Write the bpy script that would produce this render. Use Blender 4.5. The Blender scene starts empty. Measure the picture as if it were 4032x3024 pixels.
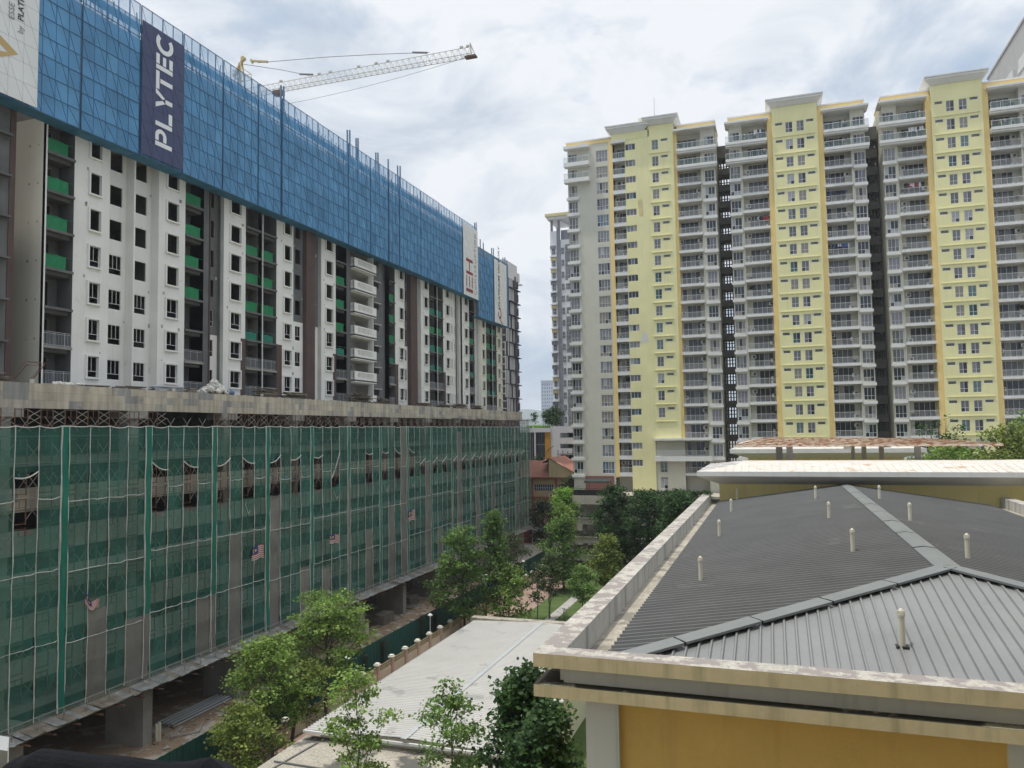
import bpy, math, random
import numpy as np
from mathutils import Vector, Matrix

SC = bpy.context.scene
COL = SC.collection
R = math.radians

# ------------------------------------------------------------------ camera
YAW, PITCH, ROLL, FPX = R(18.7153), R(3.494), R(-0.8554), 3030.0
EYE = Vector((0, 0, 23.0))
_f = Vector((-math.sin(YAW)*math.cos(PITCH), math.cos(YAW)*math.cos(PITCH), math.sin(PITCH)))
_r = Vector((math.cos(YAW), math.sin(YAW), 0)); _u = _r.cross(_f)
_r2 = math.cos(ROLL)*_r + math.sin(ROLL)*_u
_u2 = -math.sin(ROLL)*_r + math.cos(ROLL)*_u
cd = bpy.data.cameras.new('camera'); cam = bpy.data.objects.new('camera', cd); COL.objects.link(cam)
m = Matrix((( _r2.x, _u2.x, -_f.x, EYE.x), (_r2.y, _u2.y, -_f.y, EYE.y), (_r2.z, _u2.z, -_f.z, EYE.z), (0, 0, 0, 1)))
cam.matrix_world = m
cd.sensor_fit = 'HORIZONTAL'; cd.sensor_width = 36.0; cd.lens = 36.0*FPX/4032.0
cd.clip_start = 0.1; cd.clip_end = 6000.0
SC.camera = cam

# ------------------------------------------------------------------ sun, sky, exposure
SUN_DIR = Vector((-0.24, -0.12, 0.96)).normalized()
sd = bpy.data.lights.new('sun', 'SUN'); sd.energy = 3.0; sd.angle = R(1.2); sd.color = (1.0, 0.95, 0.87)
so = bpy.data.objects.new('sun', sd); COL.objects.link(so)
so.rotation_euler = SUN_DIR.to_track_quat('Z', 'Y').to_euler(); so.location = (0, 0, 200)
SC.view_settings.view_transform = 'Standard'; SC.view_settings.look = 'None'
SC.view_settings.exposure = 0.0; SC.view_settings.gamma = 1.0; SC.view_settings.use_curve_mapping = False
W = bpy.data.worlds.new('World'); SC.world = W; W.use_nodes = True
nt = W.node_tree; nt.nodes.clear(); N = nt.nodes; LK = nt.links
def wn(t, **k):
    n = N.new(t)
    for a, b in k.items(): setattr(n, a, b)
    return n
def wmath(op, a, b=None, c=None, clamp=False):
    n = wn('ShaderNodeMath', operation=op, use_clamp=clamp)
    for i, v in enumerate((a, b, c)):
        if v is None: continue
        if isinstance(v, (int, float)): n.inputs[i].default_value = v
        else: LK.new(v, n.inputs[i])
    return n.outputs[0]
def wmix(fac, a, b):
    n = wn('ShaderNodeMix', data_type='RGBA')
    for i, v in ((0, fac), (6, a), (7, b)):
        if isinstance(v, (int, float)): n.inputs[i].default_value = v
        elif isinstance(v, tuple): n.inputs[i].default_value = v
        else: LK.new(v, n.inputs[i])
    return n.outputs[2]
SKY_STRENGTH = 0.12
HAZE = 0.00022
sky = wn('ShaderNodeTexSky', sky_type='NISHITA', sun_disc=False)
sky.sun_elevation = math.asin(SUN_DIR.z); sky.sun_rotation = math.atan2(SUN_DIR.x, SUN_DIR.y)
sky.air_density = 1.0; sky.dust_density = 2.0; sky.ozone_density = 1.0
tc = wn('ShaderNodeTexCoord')
mp = wn('ShaderNodeMapping'); LK.new(tc.outputs['Generated'], mp.inputs['Vector'])
mp.inputs['Scale'].default_value = (1.0, 1.0, 1.9); mp.inputs['Location'].default_value = (0.35, 0.1, 0.12)
n1 = wn('ShaderNodeTexNoise'); n1.inputs['Scale'].default_value = 2.3; n1.inputs['Detail'].default_value = 9; n1.inputs['Roughness'].default_value = 0.56; n1.inputs['Distortion'].default_value = 0.25
LK.new(mp.outputs[0], n1.inputs['Vector'])
n2 = wn('ShaderNodeTexNoise'); n2.inputs['Scale'].default_value = 4.2; n2.inputs['Detail'].default_value = 11; n2.inputs['Roughness'].default_value = 0.58; n2.inputs['Distortion'].default_value = 0.5
LK.new(mp.outputs[0], n2.inputs['Vector'])
n3 = wn('ShaderNodeTexNoise'); n3.inputs['Scale'].default_value = 1.5; n3.inputs['Detail'].default_value = 4
mp3 = wn('ShaderNodeMapping'); LK.new(tc.outputs['Generated'], mp3.inputs['Vector']); mp3.inputs['Location'].default_value = (3.1, 1.7, 0.4)
LK.new(mp3.outputs[0], n3.inputs['Vector'])
def wramp(src, pts):
    r = wn('ShaderNodeValToRGB'); LK.new(src, r.inputs[0])
    r.color_ramp.elements[0].position = pts[0][0]; r.color_ramp.elements[0].color = pts[0][1]
    r.color_ramp.elements[1].position = pts[-1][0]; r.color_ramp.elements[1].color = pts[-1][1]
    for p, c in pts[1:-1]:
        e = r.color_ramp.elements.new(p); e.color = c
    return r.outputs[0]
cover = wramp(wmath('ADD', wmath('MULTIPLY', n1.outputs[0], 0.7), wmath('MULTIPLY', n2.outputs[0], 0.3)), [(0.36, (0, 0, 0, 1)), (0.49, (1, 1, 1, 1))])
# grey undersides against bright sunlit puffs
puff = wmath('ADD', wmath('MULTIPLY', n2.outputs[0], 0.55), wmath('MULTIPLY', n3.outputs[0], 0.65))
K = 1.0/SKY_STRENGTH
CLD = [(0.46, (.47*K, .56*K, .68*K, 1)), (0.60, (.63*K, .70*K, .79*K, 1)), (0.76, (.83*K, .86*K, .90*K, 1))]
cloud = wn('ShaderNodeMix', data_type='RGBA')
c_lo = wmix(wramp(puff, [(0.47, (0, 0, 0, 1)), (0.59, (1, 1, 1, 1))]), (.45*K, .54*K, .67*K, 1), (.67*K, .735*K, .82*K, 1))
cloudc = wmix(wramp(puff, [(0.58, (0, 0, 0, 1)), (0.68, (1, 1, 1, 1))]), c_lo, (.94*K, .965*K, 1.0*K, 1))
blue = wmix(0.8, sky.outputs[0], (.42*K, .56*K, .75*K, 1))
base = wmix(wmath('MULTIPLY', cover, 0.93), blue, cloudc)
# extra brightness added to the upper sky, out of view, to light the walls
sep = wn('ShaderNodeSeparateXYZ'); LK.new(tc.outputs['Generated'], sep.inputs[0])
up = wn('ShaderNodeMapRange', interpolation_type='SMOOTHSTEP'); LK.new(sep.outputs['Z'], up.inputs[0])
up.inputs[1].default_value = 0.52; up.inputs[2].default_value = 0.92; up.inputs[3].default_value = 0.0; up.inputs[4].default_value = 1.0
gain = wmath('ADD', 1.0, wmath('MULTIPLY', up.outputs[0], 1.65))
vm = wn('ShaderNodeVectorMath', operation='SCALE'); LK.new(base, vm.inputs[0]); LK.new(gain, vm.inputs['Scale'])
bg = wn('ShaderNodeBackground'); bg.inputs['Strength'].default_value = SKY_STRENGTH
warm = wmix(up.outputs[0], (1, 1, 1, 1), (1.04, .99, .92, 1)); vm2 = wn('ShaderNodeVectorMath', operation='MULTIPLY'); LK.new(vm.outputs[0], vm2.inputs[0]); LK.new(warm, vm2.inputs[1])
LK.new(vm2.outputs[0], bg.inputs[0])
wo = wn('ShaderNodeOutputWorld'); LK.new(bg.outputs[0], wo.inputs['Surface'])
SC.cycles.max_bounces = 8; SC.cycles.transparent_max_bounces = 24
SC.cycles.diffuse_bounces = 4

# ------------------------------------------------------------------ helpers
WP = {}
def link(o, parent=None, wloc=(0, 0, 0)):
    COL.objects.link(o); w = Vector(wloc)
    if parent is not None:
        o.parent = parent; o.location = w - WP[parent.name]
    else: o.location = w
    WP[o.name] = w
    return o
def tag(o, label=None, cat=None, group=None, kind=None):
    if label: o['label'] = label
    if cat: o['category'] = cat
    if group: o['group'] = group
    if kind: o['kind'] = kind
    return o
def thing(name, label, cat, loc=(0, 0, 0), group=None):
    o = bpy.data.objects.new(name, None); o.empty_display_size = 0.3
    link(o, None, loc); return tag(o, label, cat, group)
class MB:
    def __init__(s): s.v = []; s.f = []; s.m = []
    def poly(s, pts, mi=0):
        b = len(s.v); s.v += [tuple(p) for p in pts]; s.f.append(tuple(range(b, b+len(pts)))); s.m.append(mi)
    def box(s, x0, x1, y0, y1, z0, z1, mi=0):
        b = len(s.v)
        s.v += [(x0,y0,z0),(x1,y0,z0),(x1,y1,z0),(x0,y1,z0),(x0,y0,z1),(x1,y0,z1),(x1,y1,z1),(x0,y1,z1)]
        for q in ((0,3,2,1),(4,5,6,7),(0,1,5,4),(1,2,6,5),(2,3,7,6),(3,0,4,7)):
            s.f.append(tuple(b+i for i in q)); s.m.append(mi)
    def bar(s, a, c, w, h=None, mi=0, up=(0, 0, 1)):
        a = Vector(a); c = Vector(c); h = h or w; d = (c-a)
        if d.length < 1e-6: return
        d.normalize(); upv = Vector(up)
        if abs(d.dot(upv)) > .98: upv = Vector((1, 0, 0))
        x = d.cross(upv).normalized()*w/2; y = x.cross(d).normalized()*h/2
        b = len(s.v)
        for p in (a, c): s.v += [tuple(p-x-y), tuple(p+x-y), tuple(p+x+y), tuple(p-x+y)]
        for q in ((0,1,2,3),(7,6,5,4),(0,4,5,1),(1,5,6,2),(2,6,7,3),(3,7,4,0)):
            s.f.append(tuple(b+i for i in q)); s.m.append(mi)
    def tube(s, pts, rad, n=7, mi=0, cap=True):
        pts = [Vector(p) for p in pts]; b = len(s.v); k = len(pts)
        for i, p in enumerate(pts):
            d = (pts[min(i+1, k-1)]-pts[max(i-1, 0)]).normalized()
            a = Vector((0, 0, 1)) if abs(d.z) < .9 else Vector((1, 0, 0))
            x = d.cross(a).normalized(); y = d.cross(x)
            r = rad[i] if isinstance(rad, (list, tuple)) else rad
            for j in range(n):
                t = 2*math.pi*j/n; s.v.append(tuple(p+(x*math.cos(t)+y*math.sin(t))*r))
        for i in range(k-1):
            for j in range(n):
                s.f.append((b+i*n+j, b+i*n+(j+1) % n, b+(i+1)*n+(j+1) % n, b+(i+1)*n+j)); s.m.append(mi)
        if cap:
            s.f.append(tuple(b+j for j in range(n))[::-1]); s.m.append(mi)
            s.f.append(tuple(b+(k-1)*n+j for j in range(n))); s.m.append(mi)
    def prism(s, prof, P0, P1, mi=0):          # prof: list of 3D offset vectors, swept P0->P1
        n = len(prof); b = len(s.v)
        for p in (Vector(P0), Vector(P1)):
            for q in prof: s.v.append(tuple(p+Vector(q)))
        for j in range(n):
            s.f.append((b+j, b+(j+1) % n, b+n+(j+1) % n, b+n+j)); s.m.append(mi)
        s.f.append(tuple(range(b, b+n))[::-1]); s.m.append(mi); s.f.append(tuple(range(b+n, b+2*n))); s.m.append(mi)
    def wall(s, P, us, zs, holes, depth, mi=0, ri=None):   # P(u,z,d): grid wall with openings and reveals
        U = sorted(set([us[0], us[1]] + [h[0] for h in holes] + [h[1] for h in holes]))
        Z = sorted(set([zs[0], zs[1]] + [h[2] for h in holes] + [h[3] for h in holes]))
        U = [u for u in U if us[0]-1e-6 <= u <= us[1]+1e-6]; Z = [z for z in Z if zs[0]-1e-6 <= z <= zs[1]+1e-6]
        for j in range(len(Z)-1):
            zc = (Z[j]+Z[j+1])/2
            for i in range(len(U)-1):
                uc = (U[i]+U[i+1])/2
                if any(h[0] < uc < h[1] and h[2] < zc < h[3] for h in holes): continue
                s.poly([P(U[i], Z[j], 0), P(U[i+1], Z[j], 0), P(U[i+1], Z[j+1], 0), P(U[i], Z[j+1], 0)], mi)
        r = mi if ri is None else ri
        for a, b, c, d in holes:
            if d <= zs[0] or c >= zs[1]: continue
            s.poly([P(a, c, 0), P(b, c, 0), P(b, c, depth), P(a, c, depth)], r)
            s.poly([P(a, d, 0), P(b, d, 0), P(b, d, depth), P(a, d, depth)], r)
            s.poly([P(a, c, 0), P(a, d, 0), P(a, d, depth), P(a, c, depth)], r)
            s.poly([P(b, c, 0), P(b, d, 0), P(b, d, depth), P(b, c, depth)], r)
    def mesh(s, name, mats, origin):
        me = bpy.data.meshes.new(name)
        ox, oy, oz = origin
        me.from_pydata([(x-ox, y-oy, z-oz) for x, y, z in s.v], [], s.f)
        for mt in (mats if isinstance(mats, (list, tuple)) else [mats]): me.materials.append(mt)
        me.polygons.foreach_set('material_index', s.m); me.update()
        return me
    def build(s, name, mats, parent=None, origin=None, smooth=False):
        if origin is None:
            a = np.array(s.v); lo = a.min(0); hi = a.max(0)
            origin = ((lo[0]+hi[0])/2, (lo[1]+hi[1])/2, lo[2] if parent is None else (lo[2]+hi[2])/2)
        me = s.mesh(name, mats, origin)
        if smooth: me.polygons.foreach_set('use_smooth', [True]*len(me.polygons))
        return link(bpy.data.objects.new(name, me), parent, origin)
def inst(name, me, parent, wloc, rz=0.0):
    o = bpy.data.objects.new(name, me); link(o, parent, wloc); o.rotation_euler = (0, 0, rz); return o
def join_parts(name, items, parent, mats):    # items: (mesh, loc, rz) merged into one 'stuff' part
    b = MB()
    for me, loc, rz in items:
        c, sn = math.cos(rz), math.sin(rz); k = len(b.v)
        b.v += [(loc[0]+v.co.x*c-v.co.y*sn, loc[1]+v.co.x*sn+v.co.y*c, loc[2]+v.co.z) for v in me.vertices]
        names = [x.name for x in mats]
        for p in me.polygons:
            b.f.append(tuple(k+i for i in p.vertices)); b.m.append(names.index(me.materials[p.material_index].name))
    o = b.build(name, mats, parent); o['kind'] = 'stuff'; return o

# ------------------------------------------------------------------ materials
def mat(name, col, rough=0.8, var=0.12, scale=0.6, streak=0.0, scol=(.06, .055, .05), bump=0.0, bscale=8.0, metal=0.0, spec=0.35, fine=0.0, patch=None, pscale=1.5, pth=0.58, sth=.52, alpha=None, trans=None, wavez=None):
    M = bpy.data.materials.new(name); M.use_nodes = True
    t = M.node_tree; t.nodes.clear(); L = t.links
    def nn(ty, **k):
        n = t.nodes.new(ty)
        for a, b in k.items(): setattr(n, a, b)
        return n
    geo = nn('ShaderNodeNewGeometry')
    def noise(sc, det, vec=None, rough_=0.55):
        n = nn('ShaderNodeTexNoise'); n.inputs['Scale'].default_value = sc; n.inputs['Detail'].default_value = det; n.inputs['Roughness'].default_value = rough_
        L.new(vec if vec else geo.outputs['Position'], n.inputs['Vector']); return n.outputs[0]
    def ramp(src, lo, hi):
        r = nn('ShaderNodeMapRange'); L.new(src, r.inputs[0]); r.inputs[1].default_value = lo; r.inputs[2].default_value = hi; r.clamp = True; return r.outputs[0]
    def mix(fac, a, b, blend='MIX'):
        n = nn('ShaderNodeMix', data_type='RGBA', blend_type=blend)
        for i, v in ((0, fac), (6, a), (7, b)):
            if isinstance(v, (int, float)): n.inputs[i].default_value = v
            elif isinstance(v, tuple): n.inputs[i].default_value = v if len(v) == 4 else (*v, 1)
            else: L.new(v, n.inputs[i])
        return n.outputs[2]
    c = tuple(col)
    lo = tuple(x*(1-var) for x in c); hi = tuple(min(1, x*(1+var)) for x in c)
    out = mix(ramp(noise(scale, 5), .3, .7), lo, hi)
    if fine: out = mix(ramp(noise(scale*14, 3), .35, .65), out, mix(1.0, out, (1-fine,)*3, 'MULTIPLY'))
    if patch is not None: out = mix(ramp(noise(pscale, 6, None, .62), pth, pth+.06), out, tuple(patch))
    if streak:
        mp = nn('ShaderNodeMapping'); L.new(geo.outputs['Position'], mp.inputs['Vector']); mp.inputs['Scale'].default_value = (2.6, 2.6, .16)
        a = ramp(noise(1.0, 5, mp.outputs[0], .6), sth, sth+.23)
        n = nn('ShaderNodeMath', operation='MULTIPLY'); L.new(a, n.inputs[0]); n.inputs[1].default_value = streak
        out = mix(n.outputs[0], out, tuple(scol))
    b = nn('ShaderNodeBsdfPrincipled'); L.new(out, b.inputs['Base Color'])
    b.inputs['Roughness'].default_value = rough; b.inputs['Metallic'].default_value = metal; b.inputs['Specular IOR Level'].default_value = spec
    if bump:
        bn = nn('ShaderNodeBump'); bn.inputs['Strength'].default_value = bump; bn.inputs['Distance'].default_value = .05
        L.new(noise(bscale, 4), bn.inputs['Height']); L.new(bn.outputs[0], b.inputs['Normal'])
    sh = b.outputs[0]
    if trans is not None:
        tl = nn('ShaderNodeBsdfTranslucent'); L.new(out, tl.inputs[0]); ms = nn('ShaderNodeMixShader'); ms.inputs[0].default_value = trans
        L.new(sh, ms.inputs[1]); L.new(tl.outputs[0], ms.inputs[2]); sh = ms.outputs[0]
    if alpha is not None:
        tr = nn('ShaderNodeBsdfTransparent'); ms = nn('ShaderNodeMixShader')
        wv = ramp(noise(.35, 4), .3, .7); mm = nn('ShaderNodeMath', operation='MULTIPLY_ADD'); L.new(wv, mm.inputs[0]); mm.inputs[1].default_value = .16; mm.inputs[2].default_value = alpha-.08
        L.new(mm.outputs[0], ms.inputs[0]); L.new(tr.outputs[0], ms.inputs[1]); L.new(sh, ms.inputs[2]); sh = ms.outputs[0]
    o = nn('ShaderNodeOutputMaterial'); L.new(sh, o.inputs['Surface'])
    return M
def leafmat(name, dark, light, tip=None):
    M = bpy.data.materials.new(name); M.use_nodes = True; t = M.node_tree; t.nodes.clear(); L = t.links
    g = t.nodes.new('ShaderNodeNewGeometry'); r = t.nodes.new('ShaderNodeValToRGB'); L.new(g.outputs['Random Per Island'], r.inputs[0])
    r.color_ramp.elements[0].color = (*dark, 1); r.color_ramp.elements[1].color = (*light, 1)
    if tip: e = r.color_ramp.elements.new(.93); e.color = (*light, 1); r.color_ramp.elements[-1].color = (*tip, 1)
    n = t.nodes.new('ShaderNodeTexNoise'); n.inputs['Scale'].default_value = .8; n.inputs['Detail'].default_value = 3; L.new(g.outputs['Position'], n.inputs['Vector'])
    mr = t.nodes.new('ShaderNodeMapRange'); L.new(n.outputs[0], mr.inputs[0]); mr.inputs[1].default_value = .35; mr.inputs[2].default_value = .65; mr.inputs[3].default_value = .6; mr.inputs[4].default_value = 1.25
    mx = t.nodes.new('ShaderNodeVectorMath'); mx.operation = 'SCALE'; L.new(r.outputs[0], mx.inputs[0]); L.new(mr.outputs[0], mx.inputs['Scale'])
    d = t.nodes.new('ShaderNodeBsdfPrincipled'); d.inputs['Roughness'].default_value = .55; d.inputs['Specular IOR Level'].default_value = .3; L.new(mx.outputs[0], d.inputs['Base Color'])
    tl = t.nodes.new('ShaderNodeBsdfTranslucent'); L.new(mx.outputs[0], tl.inputs[0])
    ms = t.nodes.new('ShaderNodeMixShader'); ms.inputs[0].default_value = .45; L.new(d.outputs[0], ms.inputs[1]); L.new(tl.outputs[0], ms.inputs[2])
    o = t.nodes.new('ShaderNodeOutputMaterial'); L.new(ms.outputs[0], o.inputs[0]); return M

WHITE = mat('white_paint', (.75, .735, .69), .85, .05, .4, streak=.16, scol=(.42, .40, .36), bump=.05, patch=(.60, .58, .54), pscale=.9, pth=.66)
DGREY = mat('dark_grey_paint', (.125, .125, .122), .85, .18, .7, streak=.2, scol=(.2, .2, .19))
BROWN = mat('brown_paint', (.095, .062, .056), .85, .12, .6, streak=.15, scol=(.2, .17, .16))
LGREY = mat('grey_render', (.58, .57, .535), .88, .10, .5, streak=.22, scol=(.24, .235, .22))
CREAMW = mat('cream_white_paint', (.70, .68, .58), .85, .05, .4, streak=.15, scol=(.4, .37, .3))
CONC = mat('raw_concrete', (.30, .285, .255), .9, .18, .5, streak=.3, scol=(.13, .125, .115), bump=.15, fine=.12)
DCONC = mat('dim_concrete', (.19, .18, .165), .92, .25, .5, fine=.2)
ALU = mat('white_aluminium', (.72, .72, .71), .45, .04, 1.0)
GALV = mat('galvanised_steel', (.42, .43, .45), .45, .08, 1.0, metal=.3)
TYEL = mat('pale_yellow_paint', (.75, .705, .385), .85, .06, .25, streak=.28, scol=(.55, .53, .33))
TORG = mat('orange_yellow_paint', (.80, .60, .26), .85, .05, .25, streak=.08, scol=(.5, .4, .2))
TCRM = mat('cream_paint', (.56, .54, .45), .85, .05, .3, streak=.16, scol=(.42, .40, .33))
TWHT = mat('white_trim_paint', (.68, .67, .64), .85, .06, .6, streak=.22, scol=(.42, .41, .38))
TGRY = mat('shaft_grey_paint', (.13, .125, .11), .9, .2, .6)
PANE = [mat('pane_dark', (.025, .03, .035), .08, .3, .5, spec=.6),
        mat('pane_grey_curtain', (.16, .165, .175), .25, .15, 3.0, spec=.6),
        mat('pane_white_curtain', (.36, .365, .37), .3, .12, 3.0, spec=.6),
        mat('pane_lilac_curtain', (.15, .14, .165), .25, .15, 3.0, spec=.6),
        mat('pane_green_tint', (.03, .10, .10), .08, .2, .6, spec=.6),
        mat('pane_red_curtain', (.20, .055, .045), .3, .2, 3.0, spec=.6),
        mat('pane_blue_curtain', (.12, .17, .24), .25, .2, 3.0, spec=.6),
        mat('pane_beige_curtain', (.26, .235, .2), .3, .12, 3.0, spec=.6)]
RGLASS = mat('railing_glass', (.22, .29, .28), .1, .05, 1.0, spec=.6, alpha=.34)
# ------------------------------------------------------------------ window meshes (face -Y, origin bottom centre)
WCACHE = {}
def win_mesh(kind, w, h, cols, tr, style, rng):
    key = (kind, style)
    if key in WCACHE: return WCACHE[key]
    f = MB(); t = .05
    f.box(-w/2, w/2, -.03, .05, 0, t); f.box(-w/2, w/2, -.03, .05, h-t, h)
    f.box(-w/2, -w/2+t, -.03, .05, t, h-t); f.box(w/2-t, w/2, -.03, .05, t, h-t)
    for i in range(1, cols): x = -w/2+w*i/cols; f.box(x-.026, x+.026, -.028, .045, t, h-t)
    rows = [(t, h-t)]
    if tr:
        zt = h*tr; rows = [(t, zt), (zt, h-t)]
        for i in range(cols): a = -w/2+w*i/cols+(.026 if i else t); b = -w/2+w*(i+1)/cols-(.026 if i < cols-1 else t); f.box(a, b, -.026, .043, zt-.024, zt+.024)
    p = MB()
    base = (rng.choice([0, 0, 0, 0, 3]) if kind[:2] == 'sl' else rng.choice([0, 0, 1, 1, 2, 3, 4, 0, 7, 6])) if style else 0  # dark glass favoured on sliding doors, deepening balcony shade by colour
    for i in range(cols):
        for (a, b) in rows:
            mi = base
            q = rng.random()
            if q < .25: mi = 0
            elif q < .35: mi = rng.choice([1, 2, 3, 7])
            x0 = -w/2+w*i/cols; x1 = -w/2+w*(i+1)/cols
            p.poly([(x0, .02, a), (x1, .02, a), (x1, .02, b), (x0, .02, b)], mi)
            if style in (2, 5, 8) and b-a > .1:
                n = max(2, int((b-a)/.16))
                for k in range(1, n): zz = a+(b-a)*k/n; f.box(x0+.03, x1-.03, .0, .012, zz-.012, zz+.012)
    r = (f.mesh(kind+'_frame', [ALU], (0, 0, 0)), p.mesh(kind+'_pane', PANE, (0, 0, 0)))
    WCACHE[key] = r; return r
def place_windows(parent, items, name, limit=100):
    # items: (priority, kind, w, h, cols, tr, style, (x,y,z), rz)
    items = sorted(items, key=lambda a: a[0]); stuff = []
    for k, it in enumerate(items):
        _, kind, w, h, cols, tr, style, loc, rz = it
        fm, pm = win_mesh(kind, w, h, cols, tr, style, random.Random(hash((len(kind), style, cols))))
        if k < limit:
            o = inst(name, fm, parent, loc, rz)
            c = bpy.data.objects.new('pane', pm); COL.objects.link(c); c.parent = o; WP[c.name] = Vector(loc)
        else: stuff += [(fm, loc, rz), (pm, loc, rz)]
    if stuff: join_parts(name+'_rest', stuff, parent, [ALU]+PANE)

# ================================================================== unfinished tower on the left
random.seed(4)
XF = -52.0
FZ = [27+3*k for k in range(8)]
LT = thing('unfinished_tower', 'long white, grey and brown apartment tower under construction, wrapped in blue screens at the top', 'building', (-60, 90, 27))
LM = [WHITE, DGREY, BROWN, LGREY, CREAMW, CONC, DCONC, mat('dark_opening', (.015, .015, .016), .9, .2, 1)]
lw = MB()
def PX(xf): return lambda u, z, d: (xf-d, u, z)
ZT = 47.6
lwin = []; lbal = []
def seg(y0, y1, xf, bands, cols, depth=.12, z0=27.0):
    """bands: [(z0,z1,mat)], cols: [(ya,yb,framed?,nfin,ncols)]"""
    for (a, b, mi) in bands:
        holes = []
        for (ya, yb, fr, nf, nc) in cols:
            for k in range(7):
                s = FZ[k]+.83
                if a <= s and s+1.68 <= b+.01: holes.append((ya, yb, s, s+1.68))
        lw.wall(PX(xf), (y0, y1), (max(a, z0), b), holes, depth, mi, mi)
    for (ya, yb, fr, nf, nc) in cols:
        for k in range(7):
            lwin.append((xf, ya, yb, FZ[k]+.83, 1.68, fr, k < nf, nc))
def ret(y, x0, x1, mi, za=27.0, zb=ZT):  # return wall in plane Y=y
    lw.poly([(x0, y, za), (x1, y, za), (x1, y, zb), (x0, y, zb)], mi)
full = lambda mi: [(27, ZT, mi)]
def bay(y0, y1, xf, green_from, rail_to, mi=1, inset=1.6, solid=False):
    """recessed balcony bay: side walls, back wall with door openings, ledges"""
    ret(y0, xf-inset, xf, mi); ret(y1, xf-inset, xf, mi)
    w = y1-y0
    holes = [(y0+.12*w, y0+.74*w, FZ[k]+.02, FZ[k]+2.3) for k in range(7)]
    lw.wall(PX(xf-inset), (y0, y1), (27, ZT), holes, .25, mi, 3)
    for k in range(7):
        z = FZ[k]
        if k: lw.poly([(xf-inset, y0, z-.45), (xf-.35, y0, z-.45), (xf-.35, y1, z-.45), (xf-inset, y1, z-.45)], mi)
        lw.poly([(xf-.35, y0, z-.45), (xf-.35, y1, z-.45), (xf-.35, y1, z), (xf-.35, y0, z)], mi)
        if z < 46: lbal.append((y0, y1, xf, k, green_from, rail_to, mi, inset))
# S0 + light well
seg(28, 40.3, XF, full(1), [(31, 32.2, 0, 0, 2), (36.2, 37.4, 0, 0, 2)])
lw.box(XF-.3, XF+.06, 40.3, 40.75, 27, ZT, 2); ret(40.75, -60, XF-.3, 2)
for k in range(1, 7): lw.box(XF, XF+.5, 34, 40.2, FZ[k]-.12, FZ[k]+.03, 1)
ret(43.2, -60, XF+.06, 4); lw.box(XF-.2, XF+.06, 43.2, 43.34, 27, ZT, 0)
bay(43.34, 45.8, XF, 3, 1)
seg(45.8, 49.25, XF, full(0), [(47.25, 48.3, 1, 4, 2)]); ret(49.25, XF-.9, XF, 0)
seg(49.25, 51.85, XF-.9, full(0), [(50.15, 51.45, 0, 4, 3)])
lw.box(XF-.9, XF, 51.85, 52.02, 27, ZT, 0)
seg(52.02, 54.7, XF-.9, full(0), [(52.85, 54.2, 0, 3, 3)]); ret(54.7, XF-.9, XF, 0)
seg(54.7, 58.0, XF, full(0), [(55.65, 57.05, 1, 3, 2)])
bay(58.0, 60.5, XF, 3, 1)
lw.box(XF-1.6, XF, 60.5, 61.25, 27, ZT, 1); lw.box(XF-.3, XF+.1, 61.25, 61.4, 27, ZT, 2)
seg(61.4, 63.4, XF-.7, [(27, 33, 0), (33, ZT, 1)], [(61.9, 62.75, 0, 3, 2)]); ret(63.4, XF-.7, XF, 3)
seg(63.4, 66.8, XF, full(0), [(64.35, 65.95, 1, 3, 2)])
lw.box(XF-.02, XF+.05, 66.1, 66.8, 27, 33, 2)
bay(66.8, 69.4, XF, 2, 1); bay(69.4, 72.1, XF, 2, 1)
lw.box(XF-.02, XF+.05, 72.1, 73.1, 27, 33, 2)
seg(72.1, 75.3, XF, full(0), [(73.45, 74.8, 1, 3, 2)])
seg(75.3, 77.2, XF, [(27, 36, 0), (36, ZT, 1)], [(75.65, 76.7, 0, 3, 2)])
lw.box(XF-1, XF+.5, 77.2, 79.0, 27, ZT, 2)
seg(79.0, 81.1, XF-.5, [(27, 36, 0), (36, ZT, 1)], [(79.5, 80.3, 0, 3, 2)]); ret(81.1, XF-.5, XF, 3)
seg(81.1, 84.4, XF, full(0), [(82.05, 83.6, 1, 3, 2)])
lw.box(XF-.02, XF+.05, 83.75, 84.4, 27, 33, 2)
bay(84.4, 87.0, XF, 2, 1); lw.box(XF-1.6, XF, 87.0, 88.0, 27, ZT, 1)
# white solid-parapet balconies
ret(88.0, XF-2.6, XF, 3); ret(93.9, XF-2.6, XF, 3)
lw.wall(PX(XF-2.6), (88, 93.9), (27, ZT), [(89.2, 90.6, FZ[k]+.05, FZ[k]+2.2) for k in range(7)] + [(91.5, 92.6, FZ[k]+.9, FZ[k]+2.2) for k in range(7)], .25, 3, 3)
seg(93.9, 96.8, XF, full(1), []); ret(96.8, XF-.7, XF, 1); ret(98.7, XF-.7, XF, 1)
seg(96.8, 98.7, XF-.7, full(1), [])
bay(98.7, 100.5, XF, 2, 1); lw.box(XF-.02, XF+.05, 100.5, 101.4, 27, 33, 2)
seg(100.5, 103.6, XF, full(0), [(101.85, 103.25, 1, 3, 2)])
seg(103.6, 105.1, XF-.3, [(27, 36, 0), (36, ZT, 1)], [(104.2, 104.9, 0, 3, 2)])
lw.box(XF-1, XF+.3, 105.1, 107.4, 27, ZT, 2)
seg(107.4, 109.3, XF-.6, full(3), []); ret(109.3, XF-.6, XF, 3)
seg(109.3, 112.4, XF, full(0), [(110.4, 111.9, 1, 3, 2)])
bay(112.4, 115.1, XF, 2, 1); bay(115.1, 117.9, XF, 2, 1)
lw.box(XF-.02, XF+.05, 117.9, 118.7, 27, 33, 2)
seg(117.9, 122.6, XF, full(0), [(119, 120.5, 1, 3, 2), (121.2, 121.9, 0, 3, 1)])
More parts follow.
